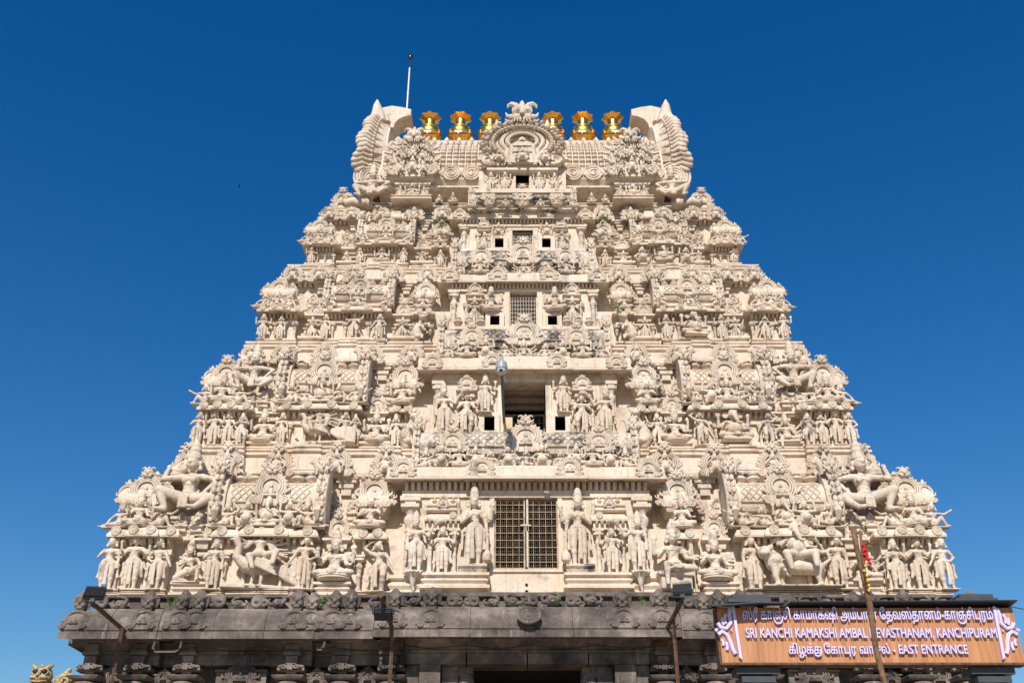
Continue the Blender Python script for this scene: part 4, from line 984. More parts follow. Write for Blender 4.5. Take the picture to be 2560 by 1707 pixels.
for q in (-1, 1):
    m = q > 0
    statue('2c', 'deity', q*.95, 2.02, 11.92, 1.02); statue('2c', 'dance4', q*1.42, 2.06, 11.36, 1.20, m); statue('2c', 'whisk', q*2.0, 2.02, 11.36, 1.32, m)
    for d in (1.20, 1.66): orn(storeys[1], 'pilaster', (q*d, 2.14, 11.36), (.9,.6,.95))
    orn(storeys[1], 'mini', (q*1.43, 2.10, 12.32), (.52,.5,.40))
    for d in (1.15, 1.75, 2.02): orn(storeys[1], 'pot', (q*d, 1.98, 11.30), (.24,.24,.22))
    statue('3c', 'seat4', q*.86, 2.94, 15.30, .74); statue('3c', 'deity', q*1.30, 2.92, 14.86, .95)
    for d in (1.10, 1.52): orn(storeys[2], 'pilaster', (q*d, 2.98, 14.82), (.9,.6,.80))
    orn(storeys[2], 'mini', (q*1.31, 2.96, 15.62), (.50,.5,.38))
    for d in (1.14, 1.45, 1.74): orn(storeys[2], 'pot', (q*d, 2.84, 14.82), (.27,.27,.34))
    statue('4c', 'dwarf_up', q*.72, 3.74, 18.34, .44); statue('4c', 'attendant2', q*1.12, 3.74, 17.84, .72, m)
    for d in (.98, 1.30): orn(storeys[3], 'pilaster', (q*d, 3.78, 17.82), (.7,.5,.66))
    orn(storeys[3], 'mini', (q*1.12, 3.76, 18.5), (.40,.4,.26))

# large crouching figures that prop up the cornice at the corners
for q in (-1, 1):
    statue('1k', 'atlante', q*7.46, .84, 8.90, 1.55, q > 0, wide=1.0)
    statue('2k', 'atlante', q*6.68, 1.95, 12.45, 1.16, q > 0, wide=1.0)
    for st_, t_, x, w_, y0, y1, z1 in ((storeys[0],TL[0],7.46,.34,.92,1.6,8.91),(storeys[1],TL[1],6.68,.28,2.02,2.6,12.46)):
        F = MB(); F.box(q*x-w_, q*x+w_, y0, y1, t_.zk1-.25, z1-.10); F.loft(q*x-w_, q*x+w_, y0, y1, [(0,z1-.10),(.05,z1-.08),(.05,z1-.02),(0,z1)]); obj('statue_pedestal', F.mesh('statue_pedestal', STUCCO), st_)
        for d in (-.17,.17): orn(st_, 'mini', (q*(x-.12)+d, y0-.02, t_.zk1-.06), (.30,.34,.28))
    for i, (x, y, z, s_) in enumerate(((7.95,1.25,9.75,.34),(7.10,2.3,13.2,.28))):
        F = MB(); F.lathe([(.9,0),(1.0,.12),(.85,.3),(.9,.34),(.95,.5),(.75,.66),(.78,.72),(.8,.85),(.5,1.0),(.42,1.1),(.3,1.5)], 12)
        obj('corner_finial', shared('cornfin', lambda: F.mesh('corner_finial', CARVE, 40)), storeys[i], (q*x, y, z), 0, s_)
    for t, st in zip(TL[1:], storeys[1:]):
        statue(f'{t.i}k', 'cow' if q > 0 and t.i == 2 else 'dwarf_up', q*t.hw*.815, t.Yk+.34, t.zk1+.01, .40*(t.zf0-t.zk1)/1.46, q > 0)
# ------------------------------------------------------------------ crowning wagon roof
ZR = 19.68
NK = MB(); NK.box(-4.60, 4.60, 5.02, 6.58, ZR-.05, 21.2); crown = obj('crowning_roof', NK.mesh('crowning_roof', STUCCO), tower)
for q in (-1, 1):
    F = MB(); F.box(min(q*4.61,q*5.10), max(q*4.61,q*5.10), 4.75, 6.85, ZR+.05, 21.25); obj('end_block', F.mesh('end_block', STUCCO), crown)
F = MB(); F.loft(-5.2, 5.2, 4.10, 7.5, plinth(ZR-.02, ZR+.12), True); obj('plinth', F.mesh('plinth', STUCCO), crown)
F = MB(); F.loft(-4.75, 4.75, 4.98, 6.62, [(0,ZR+.1),(0,ZR+.2),(-.05,ZR+.22),(-.05,20.10),(.05,20.12),(.05,20.22),(0,20.24)], True); obj('neck_wall', F.mesh('neck_wall', STUCCO), crown)
dentils(crown, -4.7, 4.7, 4.72, 20.02, .22, .24)
prof = [(3.98,20.24),(3.90,20.27),(3.90,20.33),(4.02,20.36),(3.86,20.55),(3.82,20.80),(3.90,21.02),(4.05,21.12)]
full = prof+[(4.12,21.15),(4.16,21.5),(4.27,21.9),(4.48,22.32),(4.78,22.68),(5.10,22.96),(5.36,23.13),(5.8,23.2)]
mir = [(2*YM-y, z) for y, z in reversed(full[:-1])]
B = MB(); B.sprism(full+mir, -4.35, 4.35); obj('wagon_roof', B.mesh('wagon_roof', STUCCO, 30), crown)
# scalloped eave with scroll discs
def k_scroll():
    F = MB(); F.tube(spiral(0,0,.46,2.2,1,0,26), .055, 5); F.tube(arc(0,0,.52,200,-20,0,12), .05, 5); F.prism([(x,z) for x,_,z in arc(0,0,.5,0,330,0,11)], 0, .12); return F
scm = k_scroll().mesh('scroll_disc', CARVE, 40)
for k in range(14):
    x = -4.0+8.0*k/13
    o = obj('scroll_disc', scm, crown, (x, 3.80, 20.74), 0, (.54,.5,.52), k % 2 == 1)
tm = MB().lathe([(.02,-.05),(.11,0),(.10,.03),(.02,.07)], 8)
ribp = full[8:15]
def rib_mesh():
    F = MB()
    F.tube([(0,y-.005,z) for y, z in ribp], .05, 6)
    L = [0]
    for a, b in zip(ribp[:-1], ribp[1:]): L.append(L[-1]+math.dist(a, b))
    n = 12
    for k in range(n):
        d = L[-1]*(k+.5)/n; i = max(j for j in range(len(L)-1) if L[j] <= d); f = (d-L[i])/(L[i+1]-L[i])
        y = ribp[i][0]*(1-f)+ribp[i+1][0]*f; z = ribp[i][1]*(1-f)+ribp[i+1][1]*f
        F.ell((0,y-.03,z+.015), (.088,.085,.085), 8, 6)
        F.ell((0,y-.09,z-.03), (.035,.04,.035), 6, 4)
    return F
rm = rib_mesh().mesh('tile_rib', CARVE, 50)
for k in range(44):
    x = -4.2+8.4*k/43
    obj('tile_rib', rm, crown, (x, 0, 0))
F = MB(); F.box(-4.3,4.3,5.36,6.24,23.06,23.34); obj('ridge_course', F.mesh('ridge_course', STUCCO), crown)
F = MB()
F.tube([(0,0,0),(0,0,.08),(0,0,.16),(0,0,.26)], [.13,.09,.05,.01], 6)
fm = F.mesh('ridge_leaf', STUCCO, 50)
for k in range(21):
    x = -4.1+8.2*k/20; obj('ridge_leaf', fm, crown, (x, 5.40, 23.32), 0, (1.0,.6,.8))
# flared gable ends with feather lobes
def gable():
    F = MB(); n = 49
    XO = lambda z: .95-.62*max(0,min(1,(z-21.4)/3.3))
    P = []
    for k in range(n):
        a = R(-128+256*k/(n-1)); s_, c_ = math.sin(a), math.cos(a)
        P.append((s_*1.72, 22.30+c_*1.50+.48*max(0,1-(abs(a)/1.35)**1.4)))
    z0 = 22.30
    inner = [(YM+y*.84, z0+(z-z0)*.82) for y, z in P]; mid = [(YM+y*.97, z0+(z-z0)*.97) for y, z in P]; out = [(YM+y*1.08, z0+(z-z0)*1.05) for y, z in P]
    vs = [(0,y,z) for y,z in inner]+[(XO(z)*.46,y,z) for y,z in mid]+[(XO(z)*.86,y,z) for y,z in out]+[(XO(z)*.86-.10,YM+(y-YM)*.9,z0+(z-z0)*.92) for y,z in out]
    fs = []
    for r_ in range(3):
        for k in range(n-1): fs.append((r_*n+k, r_*n+k+1, (r_+1)*n+k+1, (r_+1)*n+k))
    F.add(vs, fs); F.sprism([(y,z) for y,z in inner], -.05, .50)
    for k in range(n):
        g_ = abs(((k % 5)-2)/2.5); ln = 1.0-.20*g_**2
        y, z = mid[k]; y2, z2 = out[k]; x1 = XO(z2)*ln
        sh = .11 if z < 24.2 else .07
        F.tube([(XO(z)*.48,y,z),(XO(z)*.48+(x1-XO(z)*.48)*.55,(y*.4+y2*.6)-.05,(z*.4+z2*.6)+.03),(x1,y2,z2-.05)], [.05,sh*.85,sh], 7, 1, True)
        F.ell((XO(z)*.45,y-.03*(1 if y < YM else -1),z), (.05,.06,.055), 6, 4)
        if k % 2 == 0:
            yi, zi = inner[k]; F.tube([(.08,yi-.02,zi),(XO(z)*.40,y,z)], [.03,.045], 5)
    F.ell((.44,4.66,21.05), (.50,.34,.62), 14, 10)
    for r_ in (.52,.42,.32,.22,.12): F.tube([(.44+p[0]*.9,p[1],p[2]) for p in arc(0,21.05,r_,-90,210,4.36-.08*(.5-r_),18)], .042, 5)
    F.tube([(.34,4.70,23.50),(.40,4.66,23.85),(.44,4.66,24.2),(.46,4.70,24.50)], [.26,.22,.13,.02], 8)
    F.tube([(.20,4.95,23.7),(.26,4.9,24.0),(.28,4.92,24.25)], [.22,.16,.03], 8)
    return F
gm = gable().mesh('gable_end', STUCCO, 55)
def horn():
    out = [(.10,23.7),(.55,23.65),(.55,24.75),(.38,24.98),(.05,25.08),(-.30,25.02),(-.62,24.92),(-.62,24.66),(-.42,24.62),(-.22,24.50),(-.10,24.32),(-.06,24.10)]
    F = MB(); F.prism(out, 5.42, 6.18); return F
hm_ = horn().mesh('gable_horn', STUCCO, 20)
for q in (-1, 1):
    obj('gable_end', gm, crown, (q*4.28, 0, 0), 0, 1.0, q < 0)
    obj('gable_horn', hm_, crown, (q*4.32, 0, -.18), 0, 1.0, q < 0)
# big arch in the middle and its lion mask
F = k_kudu(4, True, False, False)
d_ = random.Random(3)
for k in range(46):
    a = R(-30+240*k/45); r_ = .47+.05*(k % 2)
    F.ell((r_*math.cos(a),-.08-.02*(k%3),.5+r_*math.sin(a)), (.040,.055,.040), 6, 4)
for k in range(30):
    a = R(-25+230*k/29); F.ell((.385*math.cos(a),-.12,.5+.385*math.sin(a)), (.034,.04,.034), 6, 4)
for hx_, za, zb_, yy_ in ((.20,.06,.24,-.10),(.16,.24,.33,-.06),(.18,.33,.37,-.08),(.125,.37,.47,-.06),(.145,.47,.505,-.08),(.07,.505,.60,-.06)): F.box(-hx_, hx_, yy_, .05, za, zb_)
F.tube([(0,-.03,.60),(0,-.03,.66),(0,-.03,.72)], [.06,.05,.01], 8)
dw_ = from_mesh(shared('dwarf_small', lambda: None))
F.put(dw_, (0,-.14,.05), .26)
for q in (-1, 1): F.put(dw_, (q*.30,-.10,.08), .22); F.tube(spiral(q*.30,.20,.13,1.5,q,-.06), .03, 5)
G2 = MB(); G2.box(-1.05, 1.05, 3.62, 4.9, 20.71, 22.0); obj('arch_block', G2.mesh('arch_block', STUCCO), crown)
obj('great_arch', F.mesh('great_arch', CARVE, 45), crown, (0, 3.46, 20.60), 0, (2.32,2.0,1.66))
orn(crown, 'face', (0, 3.34, 22.16), (.90,.8,.98))
for q in (-1, 1):
    F = MB(); F.tube([(0,0,0),(.10,0,.10),(.18,0,.28),(.18,0,.46)], [.12,.11,.08,.015], 7)
    obj('flame_horn', shared('flh', lambda: F.mesh('flame_horn', CARVE, 50)), crown, (q*.60, 3.40, 22.02), 0, 1, q < 0)
def side_arch():
    F = k_kudu(3, True, False, False); rr = random.Random(5); F.box(-.27,.27,-.04,.05,.0,.22)
    for k in range(60):
        a = rr.uniform(-.5, 3.6); r_ = rr.uniform(.05, .50); F.ell((r_*math.cos(a),-.08-.05*rr.random(),.5+r_*math.sin(a)), (rr.uniform(.02,.045),.04,rr.uniform(.02,.045)), 6, 4)
    for k in range(14):
        a = rr.uniform(-.4, 3.5); r_ = rr.uniform(.15, .46); F.tube(spiral(r_*math.cos(a),.5+r_*math.sin(a),.075,1.3,rr.choice((-1,1)),-.12,9,rr.uniform(0,6)), .02, 5)
    dw_ = from_mesh(shared('dwarf_small', lambda: None))
    for x, z, s_ in ((0,.08,.34),(-.24,.06,.24),(.24,.06,.24),(0,.46,.26),(-.2,.42,.2),(.2,.42,.2)): F.put(dw_, (x,-.14,z), s_)
    for k in range(15):
        a = R(-25+230*k/14); c_, s_ = math.cos(a), math.sin(a)
        F.tube([(.46*c_,-.03,.55+.46*s_),(.55*c_-.03*s_,-.04,.55+.55*s_),(.62*c_-.02,-.03,.57+.62*s_)], [.05,.042,.010], 6)
    return F
sa = side_arch().mesh('side_arch', CARVE, 45)
for q in (-1, 1):
    obj('side_arch', sa, crown, (q*3.30, 3.66, 20.46), 0, (1.42,1.1,1.42))
    F = MB(); F.loft(q*3.30-.62, q*3.30+.62, 3.76, 4.6, [(-.15,20.38),(.02,20.44),(.05,20.52),(.02,20.62),(-.02,20.9)]); obj('arch_sill', F.mesh('arch_sill', STUCCO), crown)
    orn(crown, 'face', (q*3.30, 3.56, 21.60), (.60,.6,.70))
    F = MB(); F.box(q*3.30-.50, q*3.30+.50, 3.95, 4.5, ZR+.10, 20.40); F.loft(q*3.30-.55, q*3.30+.55, 3.72, 4.5, plinth(ZR+.0, ZR+.14)); F.loft(q*3.30-.46, q*3.30+.46, 3.86, 4.5, [(0,20.26),(.08,20.30),(.08,20.40)]); obj('niche_block', F.mesh('niche_block', STUCCO), crown)
    for d in (-.44, .44): orn(crown, 'pilaster', (q*3.30+d, 3.92, ZR+.14), (.6,.5,.42))
    statue('5', 'ganesha' if q > 0 else 'seat4', q*3.30, 3.84, ZR+.13, .56); statue('5', 'attendant', q*3.30+.34, 3.84, ZR+.13, .46, True); statue('5', 'attendant2', q*3.30-.34, 3.84, ZR+.13, .46)
    statue('5', 'atlante_man', q*4.50, 3.86, ZR+.10, 1.05, q > 0, wide=1.1)
    # coiled serpents and masked crests over the corners
    F = MB(); F.tube([(-.5,0,0),(-.3,-.05,.10),(-.1,-.05,.03),(.12,-.05,.14),(.35,-.03,.08),(.5,0,.2)], [.10,.14,.13,.15,.12,.05], 8); F.tube(spiral(.30,.28,.16,1.5,1,-.08), .05, 6); F.tube(spiral(-.26,.22,.14,1.5,-1,-.08), .05, 6)
    obj('scroll_crest', F.mesh('scroll_crest', CARVE, 50), crown, (q*4.95, 4.05, ZR+.02), 0, .9, q < 0)
    orn(crown, 'kudu_face', (q*5.42, 4.12, ZR-.02), (.62,.5,.56))
    statue('5', 'seat2', q*2.10, 4.0, ZR+.05, .36); statue('5', 'dwarf', q*2.50, 4.02, ZR+.05, .30)
    statue('5', 'deity', q*.50, 3.46, 19.80, .72); statue('5', 'dance4', q*.95, 3.46, 19.80, .68, q > 0)
# middle window of the roof, standing forward of the eave
wall_with_hole(crown, 1.30, 3.58, 4.5, ZR-.1, 20.72, .20, 19.92, 20.46)
shade_liner(crown, .21, 4.3, 5.4, 19.85, 20.5); grille(crown, -.20, .20, 3.75, 19.92, 20.20, 4, 3, 0, .02)
F = MB(); F.loft(-1.0, 1.0, 3.42, 4.2, [(0,20.46),(.06,20.50),(.06,20.58),(0,20.62),(0,20.70)]); obj('window_head', F.mesh('window_head', STUCCO), crown)
F = MB(); F.box(-1.4,1.4,3.36,4.2,19.66,19.80); obj('window_ledge', F.mesh('window_ledge', STUCCO), crown)
for q in (-1, 1):
    F = MB(); F.box(min(q*.20,q*.27), max(q*.20,q*.27), 3.52, 3.64, 19.80, 20.46); obj('window_jamb', F.mesh('window_jamb', STUCCO), crown)

# ------------------------------------------------------------------ gilded pot finials on the ridge
def star(n, r0, r1, z, ph=0): return [((r1 if k % 2 == 0 else r0)*math.cos(math.pi*k/n+ph), (r1 if k % 2 == 0 else r0)*math.sin(math.pi*k/n+ph), z) for k in range(2*n)]
def gold_parts():
    b = MB().lathe([(.20,0),(.30,.02),(.31,.06),(.24,.10),(.22,.14),(.36,.22),(.46,.36),(.48,.50),(.46,.60),(.40,.68),(.405,.71),(.34,.77),(.26,.80),(.23,.84),(.25,.88),(.215,.90)], 28)
    n = MB().lathe([(.205,.89),(.195,.95),(.20,1.20),(.22,1.28)], 24)
    L = MB(); vs = star(8,.225,.225,1.20)+star(8,.31,.36,1.27)+star(8,.37,.45,1.30)+star(8,.34,.40,1.34)+star(8,.20,.20,1.42)+star(8,.16,.16,1.50)
    fs = [tuple(reversed(range(16)))]
    for r_ in range(5):
        for k in range(16): fs.append((r_*16+k, r_*16+(k+1)%16, r_*16+16+(k+1)%16, r_*16+16+k))
    fs.append(tuple(range(80,96))); L.add(vs, fs)
    s = MB().lathe([(.16,1.45),(.24,1.50),(.24,1.56),(.12,1.62),(.08,1.72),(.10,1.76),(.02,1.95)], 18)
    return b.mesh('pot_body', GOLD, 40), n.mesh('neck', GOLD, 40), L.mesh('petal_rim', GOLD, 20), s.mesh('spire', GOLD, 40)
gp = gold_parts()
names = ['gilded pot finial beside the curled horn near the lightning rod', 'gilded pot finial, second from the end near the lightning rod', 'gilded pot finial half hidden by the great arch, on the lightning rod side',
         'gilded pot finial behind the lion mask of the great arch', 'gilded pot finial half hidden by the great arch, away from the lightning rod', 'gilded pot finial, second from the end away from the lightning rod', 'gilded pot finial beside the curled horn farthest from the lightning rod']
for k, x in enumerate((-3.08,-2.05,-1.05,0,1.07,2.08,3.10)):
    if x == 0: continue          # stands wholly behind the great arch
    g = tag(empty('gilded_finial', (x, YM, 23.50)), names[k], 'finial', 'gilded pots on the ridge')
    g.rotation_euler = (0, 0, .37*k)
    for nm, me in zip(('pot_body','neck','petal_rim','spire'), gp):
        o = obj(nm, me, g); 
        o.scale = (.86,.86,.90)
        if nm == 'spire': o.scale = (.86,.86,.62); o.location.z = .32
lr = tag(empty('lightning_rod', (-3.92, 5.95, 24.6)), 'thin white lightning rod with black tip on the roof end', 'lightning rod')
obj('rod', MB().lathe([(.03,0),(.028,1.3),(.036,1.3),(.036,1.36),(.028,1.36),(.026,2.55)], 8).mesh('rod', WHITEM, 40), lr)
obj('tip', MB().lathe([(.022,2.55),(.02,2.9),(.03,2.92)], 8).mesh('tip', BLACKM), lr)
obj('ball', MB().ell((0,0,3.05), (.085,.085,.12), 12, 8).lathe([(.01,3.1),(.004,3.32)], 6).mesh('ball', mat('dark_bronze', plain((.12,.10,.08), .25, 1, .2)), True), lr)
wire = tag(empty('light_string', (0, 5.3, 23.60)), 'thin cable strung along the ridge before the gilded pots with small white lamps', 'cable')
C = MB(); pts = [(-3.5+7.0*k/40, 0, -.02*math.sin(math.pi*(k % 10)/10)) for k in range(41)]; C.tube(pts, .013, 5); obj('cable', C.mesh('cable', BLACKM), wire)
lm = MB().box(-.12,.12,-.02,.02,.03,.08); lm.box(-.02,.02,-.01,.02,-.02,.03)
lmm = lm.mesh('lamp', WHITEM)
for x in (-3.1,-2.08,-1.05,1.05,2.0,3.1): obj('lamp', lmm, wire, (x, -.02, 0))
for x in (-3.45,-1.9,1.9,3.45):
    obj('cable_post', MB().box(-.012,.012,-.012,.012,-.35,.02).mesh('cable_post', BLACKM), wire, (x,.1,0))
# ------------------------------------------------------------------ granite storey under the stucco
GR = MB(); GR.box(-8.75, -2.35, 1.05, 2*YM-1.05, 0, 7.0); GR.box(2.35, 8.75, 1.05, 2*YM-1.05, 0, 7.0); GR.box(-2.36, 2.36, 1.05, 2*YM-1.05, 5.72, 6.99); GR.box(-2.36, 2.36, 6.5, 7.5, 0, 5.72)
gst = obj('granite_storey', GR.mesh('granite_storey', GRANITE), tower)
F = MB(); F.box(-8.72, 8.72, .74, 10.8, 6.985, 7.13); obj('base_course', F.mesh('base_course', STUCCO), gst)
EP = [(-.75,6.16),(-.10,6.10),(0,6.07),(0,6.20),(-.035,6.205),(-.035,6.235),(-.015,6.24),(-.03,6.34),(-.09,6.50),(-.19,6.64),(-.33,6.74),(-.42,6.76),(-.75,6.76)]
def eave_stone(x0, x1, yf, m0=0, m1=0):
    F = MB(); n = len(EP)
    vs = [(x0-m0*o*.75, yf-o, z) for o, z in EP]+[(x1+m1*o*.75, yf-o, z) for o, z in EP]
    fs = [tuple(range(n)), tuple(reversed(range(n,2*n)))]+[(i+n,(i+1)%n+n,(i+1)%n,i) for i in range(n)]
    F.add(vs, fs); obj('eave_stone', F.mesh('eave_stone', GRANITE), gst)
g_ = .007
rj = random.Random(11)
def eave_run(x0, x1, yf, n, m0, m1):
    xs = [x0]+sorted(x0+(x1-x0)*(k+rj.uniform(-.15,.15))/n for k in range(1, n))+[x1]
    for k in range(n): eave_stone(xs[k]+g_/2, xs[k+1]-g_/2, yf+rj.uniform(-.008,.008), m0 if k == 0 else 0, m1 if k == n-1 else 0)
eave_run(-9.29,-7.34,0,2,1,.15); eave_run(-7.24,-4.22,0,3,.15,.15); eave_run(-4.12,-3.06,.0,1,.15,0)
eave_run(-3.04,3.04,-.16,6,.3,.3)
for q in (-1, 1):
    for a in (7.20, 4.08): eave_stone(min(q*a,q*(a+.18)), max(q*a,q*(a+.18)), .035)
eave_run(3.06,4.12,0,1,0,.15); eave_run(4.22,7.24,0,3,.15,.15); eave_run(7.34,9.29,0,2,.15,1)
# side returns of the eave
for q in (-1, 1):
    F = MB(); pts = [(q*(9.29+o*.75*1.0), z) for o, z in EP]
    F.prism(pts, .55, 11.0); obj('eave_stone', F.mesh('eave_stone', GRANITE), gst)
# row of lion heads, coiled beasts between them
def k_lionhead():
    F = MB(); F.ell((0,0,.30), (.20,.22,.26), 12, 8); F.tube([(0,.12,.2),(0,0,.52),(0,-.06,.62)], [.20,.17,.06], 9)
    for q in (-1,1): F.ell((q*.10,-.17,.36), (.065,.06,.065), 8, 6); F.ell((q*.10,-.20,.17), (.085,.07,.06), 8, 6); F.tube([(q*.16,-.05,.46),(q*.24,0,.42),(q*.25,.02,.28),(q*.20,0,.14)], [.06,.07,.06,.03], 6)
    F.ell((0,-.23,.27), (.07,.06,.06), 8, 5); F.ell((0,-.18,.10), (.13,.08,.05), 8, 5); F.box(-.09,.09,-.16,.15,-.16,.1); return F
def k_coil():
    F = MB(); F.ell((0,0,.16), (.17,.12,.13), 10, 7); F.tube([(-.12,-.04,.16),(-.18,-.05,.26),(-.10,-.06,.34),(.02,-.06,.34)], [.07,.055,.05,.02], 7); F.tube([(.10,-.02,.14),(.22,-.03,.12),(.26,-.03,.22),(.20,-.04,.27)], [.08,.06,.045,.02], 7); F.tube(spiral(.02,.17,.09,1.4,1,-.10), .028, 5); return F
def k_coil2():
    F = MB(); F.tube(spiral(0,.2,.18,1.5,1,-.04), .06, 7); F.ell((.05,.02,.15), (.2,.1,.12), 10, 6); F.tube([(.15,-.03,.1),(.26,-.03,.16),(.22,-.04,.3)], [.06,.05,.02], 6); return F
lh = remesh(k_lionhead(), 'lion_head', GRANITE, .016, .7, 0); c1 = remesh(k_coil(), 'coiled_beast', GRANITE, .016, .6, 1); c2 = remesh(k_coil2(), 'coiled_beast', GRANITE, .016, .6, 1)
HX = (1.92, 2.67, 3.58, 3.90, 4.34, 4.66, 6.66, 6.98, 7.68, 9.05)
for q in (-1, 1):
    for hx in HX:
        yy = .14 if hx < 3.05 else .30
        obj('lion_head', lh, gst, (q*hx, yy, 6.66+rj.uniform(-.02,.02)), rj.uniform(-.12,.12), (.64,.7,.70*rj.uniform(.92,1.08)))
        o = orn(gst, 'kudu_small', (q*hx, yy-.30, 6.24), (.50,.46,.46), mtl=GRANITE); o.rotation_euler.x = R(-24)
x = -8.7; k = 0
while x < 8.75:
    if all(abs(abs(x)-hx) > .27 for hx in HX):
        yy = .22 if abs(x) < 3.05 else .40
        obj('coiled_beast', c1 if rj.random() < .6 else c2, gst, (x, yy, 6.72+rj.uniform(-.01,.02)), rj.uniform(-.2,.2), rj.uniform(.66,.84), rj.random() < .5)
    x += .40
o = orn(gst, 'medal', (0.02, -.24, 6.47), (.50,.30,.40), mtl=GRANITE); o.rotation_euler.x = R(-20)
for q in (-1, 1):
    F = MB(); F.loft(min(q*3.05,q*8.75), max(q*3.05,q*8.75), .55, 1.3, [(0,6.74),(0,6.99)]); F.loft(min(q*3.05,q*8.75), max(q*3.05,q*8.75), .47, 1.3, [(0,6.99),(.02,7.01),(.02,7.06),(-.05,7.07)]); obj('parapet_course', F.mesh('parapet_course', GRANITE), gst)
F = MB(); F.loft(-3.04, 3.04, .38, 1.3, [(0,6.74),(0,6.97)]); F.loft(-3.04, 3.04, .30, 1.3, [(0,6.97),(.02,6.99),(.02,7.05),(-.05,7.06)]); F.box(-3.0,3.0,.44,1.2,7.06,7.11); obj('parapet_course', F.mesh('parapet_course', GRANITE), gst)
# entablature: cove under the eave, fillet, beam
def bandrun(x0, x1, yo):
    F = MB(); F.sprism([(y+yo,z) for y, z in [(.42,6.13),(.45,6.09),(.55,6.03),(.61,5.97),(.62,5.945),(1.2,5.945),(1.2,6.13)]], x0, x1); obj('cove_course', F.mesh('cove_course', GRANITE, 35), gst)
    F = MB(); F.box(x0, x1, .58+yo, 1.2, 5.895, 5.942); obj('fillet_course', F.mesh('fillet_course', GRANITE), gst)
    F = MB(); F.box(x0+.01, x1-.01, .64+yo, 1.2, 5.69, 5.893); obj('beam_stone', F.mesh('beam_stone', GRANITE), gst)
for a, b, yo in ((-8.95,-7.42,0),(-7.12,-4.34,0),(-3.96,-2.45,-.02),(2.45,3.96,-.02),(4.34,7.12,0),(7.42,8.95,0)): bandrun(a, b, yo)
for a, b in ((-7.42,-7.12),(-4.34,-3.96),(3.96,4.34),(7.12,7.42)): bandrun(a, b, .22)
for k in range(4): 
    a = -2.45+4.90*k/4; bandrun(a+.003, a+4.90/4-.003, -.14)
def k_gbracket():
    F = MB(); F.loft(-.165,.165,-.18,.3,[(-.03,1.06),(-.03,.90),(0,.78),(0,.70)][::-1]); F.loft(-.12,.12,-.12,.3,[(-.015,.42),(0,.68)])
    for q in (-1,1): F.tube(spiral(q*.13,.30,.075,1.3,q,-.16), .03, 5); F.box(min(q*.14,q*.27), max(q*.14,q*.27), -.10, .2, .22, .32); F.ell((q*.20,-.08,.34), (.07,.06,.06), 8, 5)
    F.box(-.055,.055,-.20,.2,.22,.42); F.box(-.25,.25,-.08,.2,.20,.235)
    F.box(-.09,.09,-.04,.2,.0,.20); F.loft(-.26,.26,-.30,.25,[(-.04,-.14),(.02,-.10),(.06,-.02),(.05,.0),(-.1,.01)]); F.lathe([(.26,-.40),(.30,-.30),(.27,-.18),(.16,-.14)], 14, (0,-.02,0)); F.lathe([(.17,-.9),(.17,-.5),(.20,-.46),(.20,-.40)], 12, (0,-.02,0)); F.box(-.17,.17,-.2,.2,-9.0,-.85)
    return F
gb = k_gbracket().mesh('bracketed_pillar', GRANITE)
for q in (-1, 1):
    for px in (2.72, 3.70, 4.72, 6.80, 7.78, 8.74): obj('bracketed_pillar', gb, gst, (q*px, .58, 5.43), 0, (1,1,.60))
    for px, s_ in ((8.25,.95),(5.75,1.2),(4.22,.6),(3.2,.7),(7.28,.55)):
        F = MB(); F.box(-.42,.42,-.06,.3,-.5,.20); F.loft(-.38,.38,-.06,.3,[(0,.18),(.06,.20),(.06,.26),(-.02,.30),(-.10,.36)]); F.put(k_kudu(3,True,True,True),(0,-.10,-.20),.58)
        for d in (-.3,.3): F.put(k_pot(),(d,.05,.30),.15)
        obj('carved_niche', shared('gniche', lambda: F.mesh('carved_niche', GRANITE, 40)), gst, (q*px, .80, 5.42), 0, (s_, 1, min(s_,1.0)*.75))
    # entrance jambs and scrolled corbels
    F = MB(); F.box(min(q*1.74,q*2.16), max(q*1.74,q*2.16), .52, 1.4, 0, 5.685); obj('door_jamb', F.mesh('door_jamb', GRANITE), gst)
    F = MB(); F.box(min(q*2.18,q*2.44), max(q*2.18,q*2.44), .62, 1.4, 0, 5.68); obj('door_jamb', F.mesh('door_jamb', GRANITE), gst)
    F = MB(); F.box(min(q*1.40,q*1.72), max(q*1.40,q*1.72), .72, 1.6, 0, 5.68); obj('door_jamb', F.mesh('door_jamb', GRANITE), gst)
    F = MB(); F.tube([(.0,0,.42),(.10,0,.40),(.22,0,.30),(.30,0,.12),(.38,0,.02),(.46,0,.06),(.47,0,.14)], [.14,.15,.14,.11,.08,.06,.04], 8); F.tube(spiral(.16,.18,.10,1.5,1,-.14), .035, 5); F.box(-.1,.34,-.12,.5,.38,.51)
    obj('scrolled_corbel', F.mesh('scrolled_corbel', GRANITE, 50), gst, (-q*1.42 if False else q*1.44, .90, 5.17), 0, 1.0, q > 0)
dr = MB(); dr.box(-1.5, 1.5, 3.2, 3.4, 0, 5.7); obj('passage_light_stop', dr.mesh('passage_light_stop', SHADEBLACK), gst)  # dark panel added to stop light entering from the passage's far end
dr = MB(); dr.box(-2.34, 2.34, 1.25, 3.2, 5.66, 5.715); obj('entrance_ceiling', dr.mesh('entrance_ceiling', SHADEBLACK), gst)  # granite ceiling coloured near-black, its deep shade painted in

